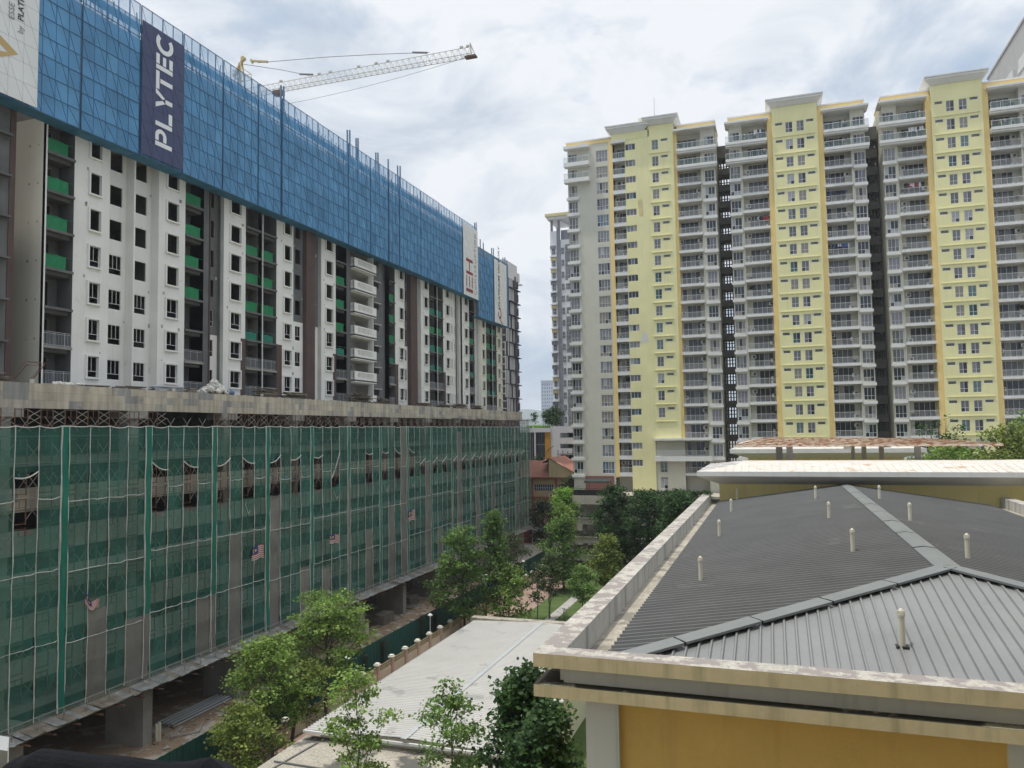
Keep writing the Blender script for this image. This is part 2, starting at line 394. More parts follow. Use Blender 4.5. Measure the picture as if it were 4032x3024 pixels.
seg(122.6, 124.6, XF-.6, full(0), [(123.7, 124.3, 0, 3, 1)]); ret(124.6, XF-.6, XF, 3)
seg(124.6, 126.2, XF-.3, full(3), []); seg(126.2, 129.6, XF, full(0), [(127.3, 128.9, 1, 3, 2)])
bay(129.6, 132.1, XF, 2, 1); lw.box(XF-1.2, XF-.4, 132.1, 134.2, 27, ZT, 3); lw.box(XF-1.2, XF, 134.2, 135.3, 27, ZT, 3)
seg(135.3, 138.3, XF, full(4), [(136.1, 137.5, 1, 3, 2)])
bay(138.3, 141.2, XF, 1, 0); bay(141.2, 144.1, XF, 1, 0)
seg(144.1, 147.6, XF, full(4), [(144.9, 146.1, 1, 3, 2)]); ret(147.6, -64, XF, 4)
for k in range(14): lw.box(XF, XF+.75, 146.9, 147.5, 27.5+1.5*k, 27.7+1.5*k, 4)
# small vents on dark grey wall and concrete scars
for k in range(7):
    lw.box(XF+.002, XF+.012, 94.2, 95.6, FZ[k]+1.2, FZ[k]+1.95, 7); lw.box(XF, XF+.3, 94.0, 95.9, FZ[k]+2.05, FZ[k]+2.13, 3)
# storeys hidden behind the screens, interior
lw.box(-68, XF-.15, 40.75 if False else 43.3, 147.4, ZT, 58.2, 5)
lw.box(-68, XF-.15, 28, 40.7, ZT, 58.2, 5)
lw.box(-66.2, -66, 28, 147.6, 27, ZT, 6)
for y in (46.0, 49.3, 54.6, 58.1, 61.3, 63.4, 69.4, 72.2, 77.5, 81.2, 84.2, 88.2, 94, 98.8, 103.6, 109.4, 115.1, 118, 124.6, 129.7, 135.4, 141.2, 144.2):
    lw.box(-66, XF-2.7 if 87 < y < 95 else XF-1.0 if y in (49.3, 54.6) else XF-.4, y-.06, y+.06, 27, ZT, 6)
for y in (28.1,): lw.box(-66, XF-.3, y-.06, y+.06, 27, ZT, 6)
lw.box(-57.2, -57.0, 43.4, 147.4, 27, ZT, 6)
lw.build('wall', LM, LT)
for k in range(0, 7):
    s = MB(); s.box(-66, XF-.95, 43.35, 147.4, FZ[k]-.2, FZ[k]); s.build('floor_slab', [DCONC], LT)
PATCH = mat('grey_mortar_patch', (.38, .36, .33), .9, .1, 1.5)
pp = MB(); rg = random.Random(8)
for (xf, ya, yb, z, h, fr, fin, nc) in lwin:
    for q in range(rg.choice([0, 1, 2])):
        y = rg.choice([ya-rg.uniform(.2, .45), yb+rg.uniform(.2, .45)]); zz = z+h+rg.uniform(.25, .5); s = rg.uniform(.05, .13)
        pp.box(xf, xf+.006, y-s, y+s, zz-s*1.4, zz+s*1.2)
for k in range(1, 7):
    for xx in (-59, -57.6, -53.6, -52.7):
        s = rg.uniform(.05, .12); pp.box(xx-s, xx+s, 43.19, 43.21, FZ[k]+.5-s, FZ[k]+.5+s)
pp.build('mortar_patch', [PATCH], LT)['kind'] = 'stuff'
surs = []; plain = []
for (xf, ya, yb, z, h, fr, fin, nc) in lwin:
    if not (fr or fin): continue
    b = MB()
    if fr:
        t = .14; e = .16
        b.box(xf, xf+e, ya-t, yb+t, z-t, z-.002, 0); b.box(xf, xf+e, ya-t, yb+t, z+h+.002, z+h+t, 0)
        b.box(xf, xf+e, ya-t, ya-.002, z-.002, z+h+.002, 0); b.box(xf, xf+e, yb+.002, yb+t, z-.002, z+h+.002, 0)
    o = None
    if fr: o = b.build('window_surround', [CREAMW if ya > 130 else WHITE], LT)
    if fin:
        f = MB(); x = xf-.1
        for i in range(nc+1): y = ya+(yb-ya)*i/nc; y = min(max(y, ya+.02), yb-.02); f.box(x, x+.05, y-.014, y+.014, z+(.5 if 0 < i < nc else 0), z+h)
        f.box(x+.001, x+.049, ya+.042, yb-.042, z+.48, z+.515); f.box(x+.001, x+.049, ya+.042, yb-.042, z, z+.04); f.box(x+.001, x+.049, ya+.042, yb-.042, z+h-.04, z+h)
        f.build('window_frame', [ALU], LT)
GREEN = mat('green_cover_sheet', (.014, .22, .085), .55, .12, 1.2, trans=.15)
TEALS = mat('teal_cover_sheet', (.02, .20, .14), .6, .12, 1.2, trans=.15)
rg = random.Random(3)
for (y0, y1, xf, k, gf, rt, mi, inset) in lbal:
    z = FZ[k]; b = MB(); b.box(xf-.35, xf+.14, y0+.01, y1-.01, z-.17, z+.03)
    bo = b.build('balcony', [DGREY if k > 1 else CONC], LT)
    if k <= rt:
        r = MB(); x = xf-.05
        for zz in (z+.12, z+.98, z+1.1): r.box(x-.02, x+.02, y0+.02, y1-.02, zz-.018, zz+.018)
        n = int((y1-y0)/.13)
        for i in range(n+1):
            y = y0+.04+(y1-y0-.08)*i/n; big = i % 7 == 0
            r.box(x-(.022 if big else .011), x+(.022 if big else .011), y-(.022 if big else .011), y+(.022 if big else .011), z+.03, z+(1.08 if big else .98))
        r.build('railing', [GALV], bo)
    elif k >= gf and k < 6 + (gf > 2):
        r = MB(); n = 10; x = xf-.08; h = 1.05 if k > gf or gf > 2 else .8
        ya, yb = y0+.03, y0+(y1-y0)*rg.uniform(.74, .86)
        P = [[(x+rg.uniform(-.02, .02), ya+(yb-ya)*i/n, z+.04+h*j/3-(.05*math.sin(i*.9) if j == 3 else 0)) for i in range(n+1)] for j in range(4)]
        for j in range(3):
            for i in range(n): r.poly([P[j][i], P[j][i+1], P[j+1][i+1], P[j+1][i]])
        r.tube([(x, y0+.02, z+1.08), (x, y1-.02, z+1.06)], .02, 5)
        r.build('safety_sheet', [TEALS if (k == gf and gf <= 2 or y0 > 110 and k % 2) else GREEN], bo)
for k in range(7):          # solid white balconies
    z = FZ[k]
    if z > 45: continue
    b = MB(); b.box(XF-2.6, XF+.6, 88.02, 93.88, z-.18, z)
    sl = [(88.9+.33*i, 89.05+.33*i, z+.3, z+.95) for i in range(12)]
    b.wall(PX(XF+.6), (88.02, 93.88), (z-.3, z+1.12), sl, .12, 0, 0); b.box(XF+.4, XF+.48, 88.02, 93.88, z-.17, z+1.1, 1)
    b.wall(lambda u, zz, d: (u, 88.02+d, zz), (XF-.7, XF+.6), (z-.3, z+1.12), [(XF-.5+.25*i, XF-.38+.25*i, z+.3, z+.95) for i in range(4)], .1, 0, 0)
    b.box(XF-.2, XF+.62, 92.9, 93.0, z+1.12, z+2.55, 0); b.box(XF-2.6, XF+.1, 88.02, 93.88, z+2.56, z+2.81, 0)
    b.build('balcony', [WHITE, DGREY], LT)
for y in (69.4, 115.1, 141.2):
    d = MB(); d.tube([(XF+.2, y, 27), (XF+.2, y, 46.9)], .055, 8); d.build('downpipe', [WHITE], LT)

# ================================================================== podium car park under construction
CB = bpy.data.materials.new('formed_concrete'); CB.use_nodes = True
t = CB.node_tree; b_ = t.nodes['Principled BSDF']; b_.inputs['Roughness'].default_value = .9
g_ = t.nodes.new('ShaderNodeNewGeometry'); mp_ = t.nodes.new('ShaderNodeMapping'); t.links.new(g_.outputs['Position'], mp_.inputs[0])
mp_.inputs['Rotation'].default_value = (R(90), 0, R(90)); 
br = t.nodes.new('ShaderNodeTexBrick'); br.inputs['Scale'].default_value = 1.0; br.inputs['Brick Width'].default_value = 1.22; br.inputs['Row Height'].default_value = .555
br.inputs['Mortar Size'].default_value = .006; br.inputs['Color1'].default_value = (.52, .455, .355, 1); br.inputs['Color2'].default_value = (.42, .38, .315, 1); br.inputs['Mortar'].default_value = (.25, .22, .18, 1); br.inputs['Bias'].default_value = -.1
sx = t.nodes.new('ShaderNodeSeparateXYZ'); t.links.new(g_.outputs['Position'], sx.inputs[0]); cx = t.nodes.new('ShaderNodeCombineXYZ'); t.links.new(sx.outputs['Y'], cx.inputs[0]); t.links.new(sx.outputs['Z'], cx.inputs[1])
t.links.new(cx.outputs[0], br.inputs['Vector'])
nz = t.nodes.new('ShaderNodeTexNoise'); nz.inputs['Scale'].default_value = .55; nz.inputs['Detail'].default_value = 7; snp = t.nodes.new('ShaderNodeVectorMath'); snp.operation = 'SNAP'; t.links.new(cx.outputs[0], snp.inputs[0]); snp.inputs[1].default_value = (.61, .555, 1)
wob = t.nodes.new('ShaderNodeTexNoise'); wob.inputs['Scale'].default_value = 4; wob.inputs['Detail'].default_value = 5; t.links.new(cx.outputs[0], wob.inputs['Vector'])
wsc = t.nodes.new('ShaderNodeVectorMath'); wsc.operation = 'MULTIPLY_ADD'; t.links.new(wob.outputs['Color'], wsc.inputs[0]); wsc.inputs[1].default_value = (.5, .5, 0); t.links.new(snp.outputs[0], wsc.inputs[2])
t.links.new(wsc.outputs[0], nz.inputs['Vector'])
rr = t.nodes.new('ShaderNodeMapRange'); t.links.new(nz.outputs[0], rr.inputs[0]); rr.inputs[1].default_value = .53; rr.inputs[2].default_value = .60; rr.inputs[4].default_value = .85
mx = t.nodes.new('ShaderNodeMix'); mx.data_type = 'RGBA'; t.links.new(rr.outputs[0], mx.inputs[0]); t.links.new(br.outputs[0], mx.inputs[6]); mx.inputs[7].default_value = (.25, .255, .255, 1)
mpz = t.nodes.new('ShaderNodeMapping'); t.links.new(cx.outputs[0], mpz.inputs[0]); mpz.inputs['Scale'].default_value = (2.2, .25, 1)
nz2 = t.nodes.new('ShaderNodeTexNoise'); nz2.inputs['Scale'].default_value = 1; nz2.inputs['Detail'].default_value = 6; t.links.new(mpz.outputs[0], nz2.inputs['Vector'])
r2 = t.nodes.new('ShaderNodeMapRange'); t.links.new(nz2.outputs[0], r2.inputs[0]); r2.inputs[1].default_value = .3; r2.inputs[2].default_value = .7; r2.inputs[3].default_value = .68; r2.inputs[4].default_value = 1.18
vs = t.nodes.new('ShaderNodeVectorMath'); vs.operation = 'SCALE'; t.links.new(mx.outputs[2], vs.inputs[0]); t.links.new(r2.outputs[0], vs.inputs['Scale']); t.links.new(vs.outputs[0], b_.inputs['Base Color'])

PD = thing('unfinished_car_park', 'raw concrete multi-storey car park under construction behind green safety nets', 'building', (-56, 90, 0))
XP = -46.5
PARA = mat('parapet_concrete', (.44, .42, .38), .9, .15, .5, streak=.35, scol=(.2, .19, .17), fine=.12)
b = MB(); b.box(XP-.3, XP, 27, 143, 24.98, 26.66); b.build('edge_beam', [CB], PD)
b = MB(); b.box(-70, XP-.3, 27, 143, 26.4, 26.62); b.build('deck', [CONC], PD)
for k in range(5):
    z = 18.2-2.75*k
    b = MB(); b.box(XP-.25, XP, 27, 143, z, z+1.55); b.build('parapet', [CB if k < 1 else PARA], PD)
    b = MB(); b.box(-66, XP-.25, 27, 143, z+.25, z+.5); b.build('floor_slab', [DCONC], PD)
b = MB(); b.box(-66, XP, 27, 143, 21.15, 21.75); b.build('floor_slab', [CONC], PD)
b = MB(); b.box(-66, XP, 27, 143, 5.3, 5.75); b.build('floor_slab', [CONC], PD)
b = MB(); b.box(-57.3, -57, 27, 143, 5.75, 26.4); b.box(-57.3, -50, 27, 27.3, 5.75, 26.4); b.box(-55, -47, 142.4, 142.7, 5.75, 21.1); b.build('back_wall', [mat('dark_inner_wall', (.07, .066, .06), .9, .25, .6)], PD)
for i in range(11):
    y = 36.4+10.6*i
    if y > 142: continue
    b = MB(); b.box(-48.7, -45.1 if i < 9 else -46.5, y-.45, y+.45, 0, 5.3); b.box(-47.9, XP-.26, y-.4, y+.4, 5.75, 24.98); b.box(-48.1, XP+.1, y-1.0, y+1.0, 24.4, 24.97); b.build('column', [CONC], PD)
LWALL = mat('plastered_wall', (.36, .33, .28), .9, .12, .7, streak=.3)
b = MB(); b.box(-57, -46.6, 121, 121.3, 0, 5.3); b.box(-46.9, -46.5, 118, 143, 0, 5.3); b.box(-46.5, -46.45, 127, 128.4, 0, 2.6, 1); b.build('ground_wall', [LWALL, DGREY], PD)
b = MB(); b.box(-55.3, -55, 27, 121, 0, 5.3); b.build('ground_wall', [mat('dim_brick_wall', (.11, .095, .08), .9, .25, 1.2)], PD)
for y in (62, 73, 84, 95, 106): 
    b = MB(); b.box(-52.9, -51.8, y-.5, y+.4, 0, 5.3); b.build('column', [CONC], PD)

# ------------------------------------------------------------------ scaffold
RUST = mat('rusty_steel_tube', (.16, .085, .06), .75, .3, 2.0, metal=.2)
PALE = mat('pale_steel_tube', (.34, .31, .27), .6, .2, 2.0, metal=.3)
PLANK = mat('weathered_plank', (.22, .185, .145), .9, .3, 1.5, fine=.3)
SF = thing('scaffolding', 'rusty frame scaffolding with crossed braces along the car park edge', 'scaffolding', (-45.7, 90, 5))
LIFT = 1.87
fr = MB()
for y in (-.45, .45): fr.bar((0, y, 0), (0, y, 1.7), .05, .05)
for z in (.08, 1.62): fr.bar((0, -.45, z), (0, .45, z), .045, .045)
fr.bar((0, -.45, 1.1), (0, .45, 1.1), .03, .03); fr.bar((0, 0, 1.1), (0, 0, 1.62), .03, .03)
frm = fr.mesh('frame', [RUST], (0, 0, 0))
cb_ = MB(); cb_.bar((0, .5, .35), (0, 1.33, 1.35), .03, .03); cb_.bar((0, .5, 1.35), (0, 1.33, .35), .03, .03)
cbm = cb_.mesh('cross_brace', [PALE], (0, 0, 0))
ft = MB()
for y in (-.45, .45): ft.bar((0, y, 0), (0, y, 1.36), .05, .05)
for z in (.3, 1.3): ft.bar((0, -.45, z), (0, .45, z), .045, .045)
ft.bar((0, -.45, .8), (0, .45, .8), .03, .03); ft.bar((0, 0, .8), (0, 0, 1.3), .03, .03)
ftm = ft.mesh('frame', [RUST], (0, 0, 0))
cb2 = MB()
for (za, zb) in ((.35, .85), (.85, .35), (.8, 1.28), (1.28, .8)): cb2.bar((0, .45, za), (0, 1.38, zb), .03, .03)
cb2m = cb2.mesh('cross_brace', [PALE], (0, 0, 0))
low = []; ntop = 0
for i in range(60):
    y = 34.6+1.83*i
    for j in range(11):
        z = 23.1-LIFT*j
        if z < 4.9: break
        for x in (-45.4, -46.2):
            if j == 0 and x == -45.4:
                if 48.5 < y < 53: continue
                inst('frame', ftm, SF, (x, y, 23.55)); inst('cross_brace', cb2m, SF, (x, y, 23.55))
            elif x == -45.4: low += [(frm, (x, y, z), 0), (cbm, (x, y, z), 0)]
            elif j % 2 == 0: low += [(cbm, (x, y, z), 0)]
join_parts('lower_frames', low, SF, [RUST, PALE])
b = MB(); rg = random.Random(5)
for z in (23.15, 18.4, 13.7):
    for y in range(34, 143, 3): b.box(-46.3+rg.uniform(-.05, .05), -45.4, y, y+2.96, z-.05, z)
for i in range(40):
    y = 93+50*rg.random(); a = rg.uniform(-.3, .3); x = rg.uniform(-46, -45.2)
    b.bar((x, y, 24.85+rg.uniform(-.05, .25)), (x+a, y+rg.uniform(2, 4), 24.85+rg.uniform(-.05, .3)), .22, .04)
b.build('plank', [PLANK], SF)['kind'] = 'stuff'
b = MB()
for z in (21.4, 19.2, 16.7): b.bar((-45.35, 34, z), (-45.35, 143, z), .05, .05)
for y in (143.6, 144.8, 146):
    for x in (-45.2, -46.4): b.bar((x, y-.6, 16), (x, y-.6, 25.3), .05, .05)
for z in (23.9, 24.6, 25.2): b.bar((-45.2, 142, z), (-45.2, 145.4, z), .04, .04); b.bar((-45.2, 145.4, z), (-48.5, 145.4, z), .04, .04)
b.build('ledger_tube', [PALE], SF)

# ------------------------------------------------------------------ green safety nets, one strip each
NET = mat('green_safety_net', (.058, .215, .165), .8, .22, .35, alpha=.50, fine=.1, trans=.2)
NETD = mat('dark_green_net_overlap', (.01, .19, .13), .75, .15, .5, alpha=.86, trans=.15)
NETG = mat('dusty_grey_net', (.24, .235, .21), .85, .2, .4, alpha=.72, streak=.35, scol=(.34, .32, .28), trans=.15)
HEM = mat('white_hem_rope', (.52, .52, .48), .8, .15, 3.0)
seams = [39.03+7.27*k for k in range(-1, 15)]
strips = []
for s0 in seams:
    strips.append((s0, s0+.62, 'd'))
    a = s0+.62; w = (7.27-.62)/4
    for q in range(4): strips.append((a+w*q, a+w*(q+1), 'n'))
strips = [s for s in strips if s[1] <= 143.3 and s[0] > 30]
rg = random.Random(11); rg_sag = [rg.choice([.06, .1, .14]) for _ in range(200)]
ROPES = [19.1, 14.4, 9.75]
TP = 1
greys = {7: 11, 17: 14.4, 24: 9.7, 30: 18, 37: 14, 44: 19, 47: 9.7, 52: 23, 62: 14, 66: 9.7, 71: 19, 14: 9.7, 15: 9.7, 21: 19, 9: 9.75, 10: 9.75, 39: 24, 27: 9, 33: 12, 50: 14.4, 57: 16}
torn = {8: 1, 11: 1, 18: 2, 21: 1, 22: 2, 25: 1, 28: 2, 31: 1, 33: 2, 36: 1, 38: 1, 40: 2, 43: 1, 46: 1, 48: 2, 50: 1, 53: 1, 55: 1, 57: 2, 59: 1, 61: 2, 63: 1, 66: 1, 68: 1}
AC = [0, .05, .24, .43, .62, .81, 1.0]
for i, (y0, y1, ty) in enumerate(strips):
    b = MB(); nz_ = 52; ny = 6
    zb = 5.0+rg.uniform(-.05, .1); ph = rg.uniform(0, 6); px = -45.02+(.05 if ty == 'd' else 0)
    hole = None
    if ty == 'n' and ((i % 5) in (TP, (TP+2) % 5) or i == 1) and rg.random() < .88: hole = 1 if (y0 < 62 or 75 < y0 < 92) else rg.choice([1, 2, 3]) if y0 < 95 else 3
    gz = greys.get(i)
    def pt(a, c):
        y = y0+(y1-y0)*a; sag = rg_sag[i]*4*a*(1-a) if ty == 'n' else .02
        z = zb+(23.78-sag*1.0-zb)*c
        x = px+.03*math.sin(z*.5+ph)+.025*math.sin(a*6+z*1.7+ph)+(.10*math.sin(math.pi*a)*(1 if ty == 'n' else .3))
        return (x, y+.02*math.sin(z*.37+ph), z)
    for r in range(nz_):
        for c in range(ny):
            a0, a1, c0, c1 = AC[c], AC[c+1], r/nz_, (r+1)/nz_
            zm = zb+(23.78-zb)*(c0+c1)/2; am = (a0+a1)/2
            if hole == 1 and am > .05 and (17.4-.5*math.sin(am*3.1) < zm < 20.7+.7*(am-.5)*math.sin(ph)): continue
            if hole == 2 and am > .05 and (17.2+.4*am < zm < 18.2+2.8*am): continue
            if hole == 3 and am > .05 and (17.35+.25*math.sin(am*5+ph) < zm < 19.1+.8*(am-.5)): continue
            mi = 1 if (gz and zm < gz) else 0
            b.poly([pt(a0, c0), pt(a1, c0), pt(a1, c1), pt(a0, c1)], mi)
    lab = {'d': 'narrow dark green net overlap strip hanging between the wider strips of netting', 'n': 'see-through green net strip with white hem rope hanging on the scaffold, whole and clean'}[ty]
    if hole: lab = 'green net strip torn open below the third car park level, dark gap showing through'
    if gz: lab = 'net strip turned dusty grey by cement dust, hanging on the scaffold'
    n = b.build('safety_net', [NETD if ty == 'd' else NET, NETG], None, smooth=True)
    tag(n, lab, 'safety net', 'green safety nets on the car park scaffold')
    h = MB()
    hw = .036 if y0 < 75 else .032
    for e in ((0, ) if ty == 'd' else (0, 1)) :
        if e == 1 and i+1 < len(strips) and strips[i+1][2] == 'n': continue
        pts = [pt(e, k/40) for k in range(41)]
        pts = [(p[0]+.06, p[1]+rg.uniform(-.012, .012), p[2]) for p in pts]
        rad = [hw*rg.choice([.75, .9, 1.0, 1.0, .6]) for _ in pts]
        h.tube(pts, rad, 5)
    if ty == 'n':
        top = [pt(k/8, 1) for k in range(9)]; h.tube([(p[0]+.04, p[1], p[2]) for p in top], .035, 5)
        for zr in ROPES:
            if zr == 19.1 and hole: continue
            k0 = (zr-zb)/(23.78-zb)
            off = -.35 if ((i//5) % 3 == 1) else 0.0
            pts = [pt(k/6, k0) for k in range(7)]; h.tube([(p[0]+.06, p[1], p[2]+off+rg.uniform(-.03, .03)) for p in pts], [.032*rg.choice([.6, 1, 1]) for _ in pts], 5)
        if hole:
            if hole == 1:
                pts = [(px+.1, y0+(y1-y0)*k/8, 20.7+.7*(k/8-.5)*math.sin(ph)-.2*math.sin(3.14*k/8)) for k in range(9)]
            elif hole == 3: pts = [(px+.1, y0+(y1-y0)*k/8, 19.1+.8*(k/8-.5)) for k in range(9)]
            else: pts = [(px+.1, y0+(y1-y0)*k/8, 18.2+2.8*k/8-.2*math.sin(3.14*k/8)) for k in range(9)]
            h.tube(pts, .05, 5)
    else:
        h.tube([pt(0, 1), pt(1, 1)], .04, 5)
    if h.v: h.build('hem_rope', [HEM], n)
    if hole and rg.random() < .4:
        fl = MB(); ya, yb, ym = y0+.1, y1-.05, y0+(y1-y0)*rg.uniform(.3, .7); zl = rg.uniform(15.6, 16.4)
        fl.poly([(px+.14, ya, 17.3), (px+.14, yb, 17.35), (px+.2, yb-.1, 16.9), (px+.22, ym, zl), (px+.21, ya+.25*(ym-ya), 16.5), (px+.2, ya+.1, rg.uniform(16.2, 17.0))]); fl.build('torn_flap', [NET], n)
        hr = MB(); hr.tube([(px+.22, ya+.1, 16.9), (px+.25, ym, zl-.03), (px+.22, ym+.3*(yb-ym), zl+.25)], .024, 5); hr.build('hem_rope', [HEM], n)
# net return at the far end
# catch platform under the nets
CP = thing('catch_platform', 'long grey plank catch platform with rails below the green nets', 'platform', (-44.4, 90, 4.6))
b = MB(); y = 30.0
while y < 145:
    w = rg.uniform(.5, .9)
    b.poly([(-45.9, y, 5.0+rg.uniform(-.03, .03)), (-45.9, y+w-.02, 5.0+rg.uniform(-.03, .03)), (-43.7+rg.uniform(-.12, .1), y+w-.02, 4.62+rg.uniform(-.05, .05)), (-43.7+rg.uniform(-.12, .1), y, 4.62+rg.uniform(-.05, .05))], rg.choice([0, 0, 1]))
    y += w
b.box(-45.9, -44.0, 30, 145, 4.45, 4.55, 0)
b.build('deck', [mat('grey_board', (.25, .245, .23), .9, .3, 1.0, fine=.3, patch=(.42, .41, .38)), PLANK], CP)
b = MB()
for z in (5.15, 5.55): b.bar((-44.25, 30, z), (-44.25, 145, z), .04, .04)
for k in range(64): b.bar((-44.25, 30+1.8*k, 4.6), (-44.25, 30+1.8*k, 5.6), .04, .04)
b.build('guard_rail', [PALE], CP)
for k in range(0, 63): 
    b = MB(); b.bar((-45.9, 30.6+1.8*k, 4.3), (-43.5, 30.6+1.8*k, 4.3), .07, .09); b.build('bracket', [RUST], CP)
# ================================================================== blue protection screens and banners
BLUE = mat('blue_mesh', (.125, .35, .62), .7, .12, .5, alpha=.80, trans=.12, fine=.06)
BLUE2 = mat('blue_mesh_faded', (.14, .37, .635), .7, .12, .5, alpha=.84, trans=.12, fine=.06); BLUE3 = mat('blue_mesh_thin', (.12, .34, .61), .7, .14, .5, alpha=.74, trans=.12, fine=.06); BLUET = mat('blue_mesh_top_row', (.16, .38, .62), .7, .12, .5, alpha=.46, trans=.2)
BLUF = mat('blue_frame', (.06, .15, .27), .6, .1, 1.0)
BLUD = mat('blue_platform', (.06, .20, .32), .7, .2, 1.0)
XS = -50.5
gaps = [29, 37.0, 44.9, 50.8, 55.85, 61.3, 66.8, 70.8, 78.0, 85.0, 90.7, 95.8, 99.0, 106.1, 113.1, 123.1, 130.3]
slab_ = {44.9: 'second from the picture edge, between the white corner banner and the navy banner', 37.0: 'behind the white corner banner'}
def screen(y0, y1, z0, z1, xs, label, bare_top=True):
    root = thing('protection_screen', label, 'screen', (xs, (y0+y1)/2, z0), 'blue screens round the top of the unfinished tower')
    b = MB(); n = max(2, round((y1-y0)/1.15)); rq = random.Random(int(y0*13)); zt1 = z1-1.5; nr = 8
    for i in range(n):
        ya, yb = y0+.04+(y1-y0-.08)*i/n, y0+.04+(y1-y0-.08)*(i+1)/n
        for j in range(nr): b.poly([(xs+rq.uniform(-.01, .003), ya, z0+(zt1-z0)*j/nr), (xs, yb, z0+(zt1-z0)*j/nr), (xs+rq.uniform(-.01, .003), yb, z0+(zt1-z0)*(j+1)/nr), (xs, ya, z0+(zt1-z0)*(j+1)/nr)], rq.choice([0, 0, 0, 1, 2]))
        b.poly([(xs, ya, zt1), (xs, yb, zt1), (xs, yb, z1-.02), (xs, ya, z1-.02)], 3)
    b.build('mesh_sheet', [BLUE, BLUE2, BLUE3, BLUET], root)
    f = MB(); n = max(2, round((y1-y0)/1.15)); st = (y1-y0)/n; rows = max(2, round((z1-z0)/1.46)); zs = (z1-z0)/rows
    for j in range(rows+1):
        z = z0+zs*j; h = .06 if j % 3 == 0 else .035
        f.box(xs+.003, xs+.05, y0+.05, y1-.05, z-h/2, z+h/2)
    for i in range(n+1):
        y = min(max(y0+st*i, y0+.06), y1-.06); w = .05 if i % 2 == 0 else .025
        f.box(xs-.075, xs-.022, y-w/2, y+w/2, z0, z1)
        f.box(xs+.006, xs+.03, y-w/3, y+w/3, z0, z1)
    for i in range(0, n, 1):
        for j in range(i % 2, rows, 2):
            a = rows-j
            f.bar((xs+.02, y0+st*i, z0+zs*a), (xs+.02, y0+st*(i+1), z0+zs*max(0, a-2)), .022, .022)
    f.build('steel_frame', [BLUF], root)
    p = MB(); p.box(XF+.08, xs-.03, y0+.02, y1-.02, z0-.04, z0+.03)
    p.build('bottom_platform', [BLUD], root)
    d = MB(); rg = random.Random(int(y0*7))
    for k in range(int((y1-y0)/.55)):           # rods and truss seen through the top row
        y = y0+.3+.55*k; d.bar((xs-.5-rg.random()*.5, y, z1-2.6), (xs-.5-rg.random()*.5, y+rg.uniform(-.05, .05), z1-rg.uniform(.3, 1.5)), .07, .07)
    d.box(-51.6, xs-.2, y0, y1, z1-1.75, z1-1.6)
    d.build('starter_bars', [BLUF], root)
    return root
names = {}
PL = [59.0]
lab = ['blue mesh screen panel behind the white corner banner at the top-left', 'blue mesh screen panel between the white corner banner and the first dark gap', 'blue mesh screen panel just left of the navy banner', 'blue mesh screen panel behind the navy banner', 'blue mesh screen panel just right of the navy banner', 'blue mesh screen panel left of the second dark gap, under the crane root', 'narrow blue mesh screen panel between the second dark gap and first guide rails', 'wide blue mesh screen panel right of the first pair of guide rails', 'blue mesh screen panel above the first white solid balconies, left half', 'blue mesh screen panel just right of the second pair of guide rails', 'blue mesh screen panel above the white solid balconies', 'narrow blue mesh screen panel between the third and fourth guide rails', 'blue mesh screen panel just right of the fifth pair of guide rails', 'blue mesh screen panel in the middle of the far half', 'blue mesh screen panel just left of the white banner with red bars', 'blue mesh screen panel behind the white banner with red bars']
prev = None
for i in range(len(gaps)-1):
    off = {7: .1, 11: .08, 12: .12, 13: .12}.get(i, 0)
    screen(gaps[i]+.03, gaps[i+1]-.03, 47.05, 60.2, XS+off, lab[i])
screen(130.5, 138.7, 44.05, 57.0, XS, 'lower blue mesh screen panel beyond the step, left of the far white banner')
screen(138.7, 146.2, 44.05, 57.0, XS, 'lower blue mesh screen panel behind the far white banner')
screen(146.2, 147.6, 44.05, 57.0, XS, 'last narrow blue mesh screen panel beside the dark navy block')
RL = mat('blue_guide_rail', (.12, .20, .30), .5, .1, 1.0, metal=.3)
for k, (y, z) in enumerate([(71.0, 61.8), (71.5, 61.9), (85.1, 62.0), (85.7, 62.2), (87.3, 61.7), (87.8, 61.9), (92.6, 61.6), (93.2, 61.8), (96.2, 61.9), (99.1, 61.9), (99.9, 62.1), (129.6, 61.2), (130.4, 61.5), (132.4, 58.8), (134.0, 58.5), (138.5, 58.5), (139.5, 58.7), (145.1, 58.0), (146.3, 58.3), (147.5, 57.9)]):
    b = MB(); zb = 47.2 if y < 131 else 44.2
    b.box(-50.78, -50.62, y-.07, y+.07, zb, z)
    for q in range(int((z-zb)/.4)): b.box(-50.6, -50.56, y-.05, y+.05, zb+.4*q, zb+.4*q+.06)
    o = b.build('guide_rail', [RL]); tag(o, 'steel climbing guide rail rising above the top edge of the blue screens', 'guide rail', 'guide rails of the blue screens')

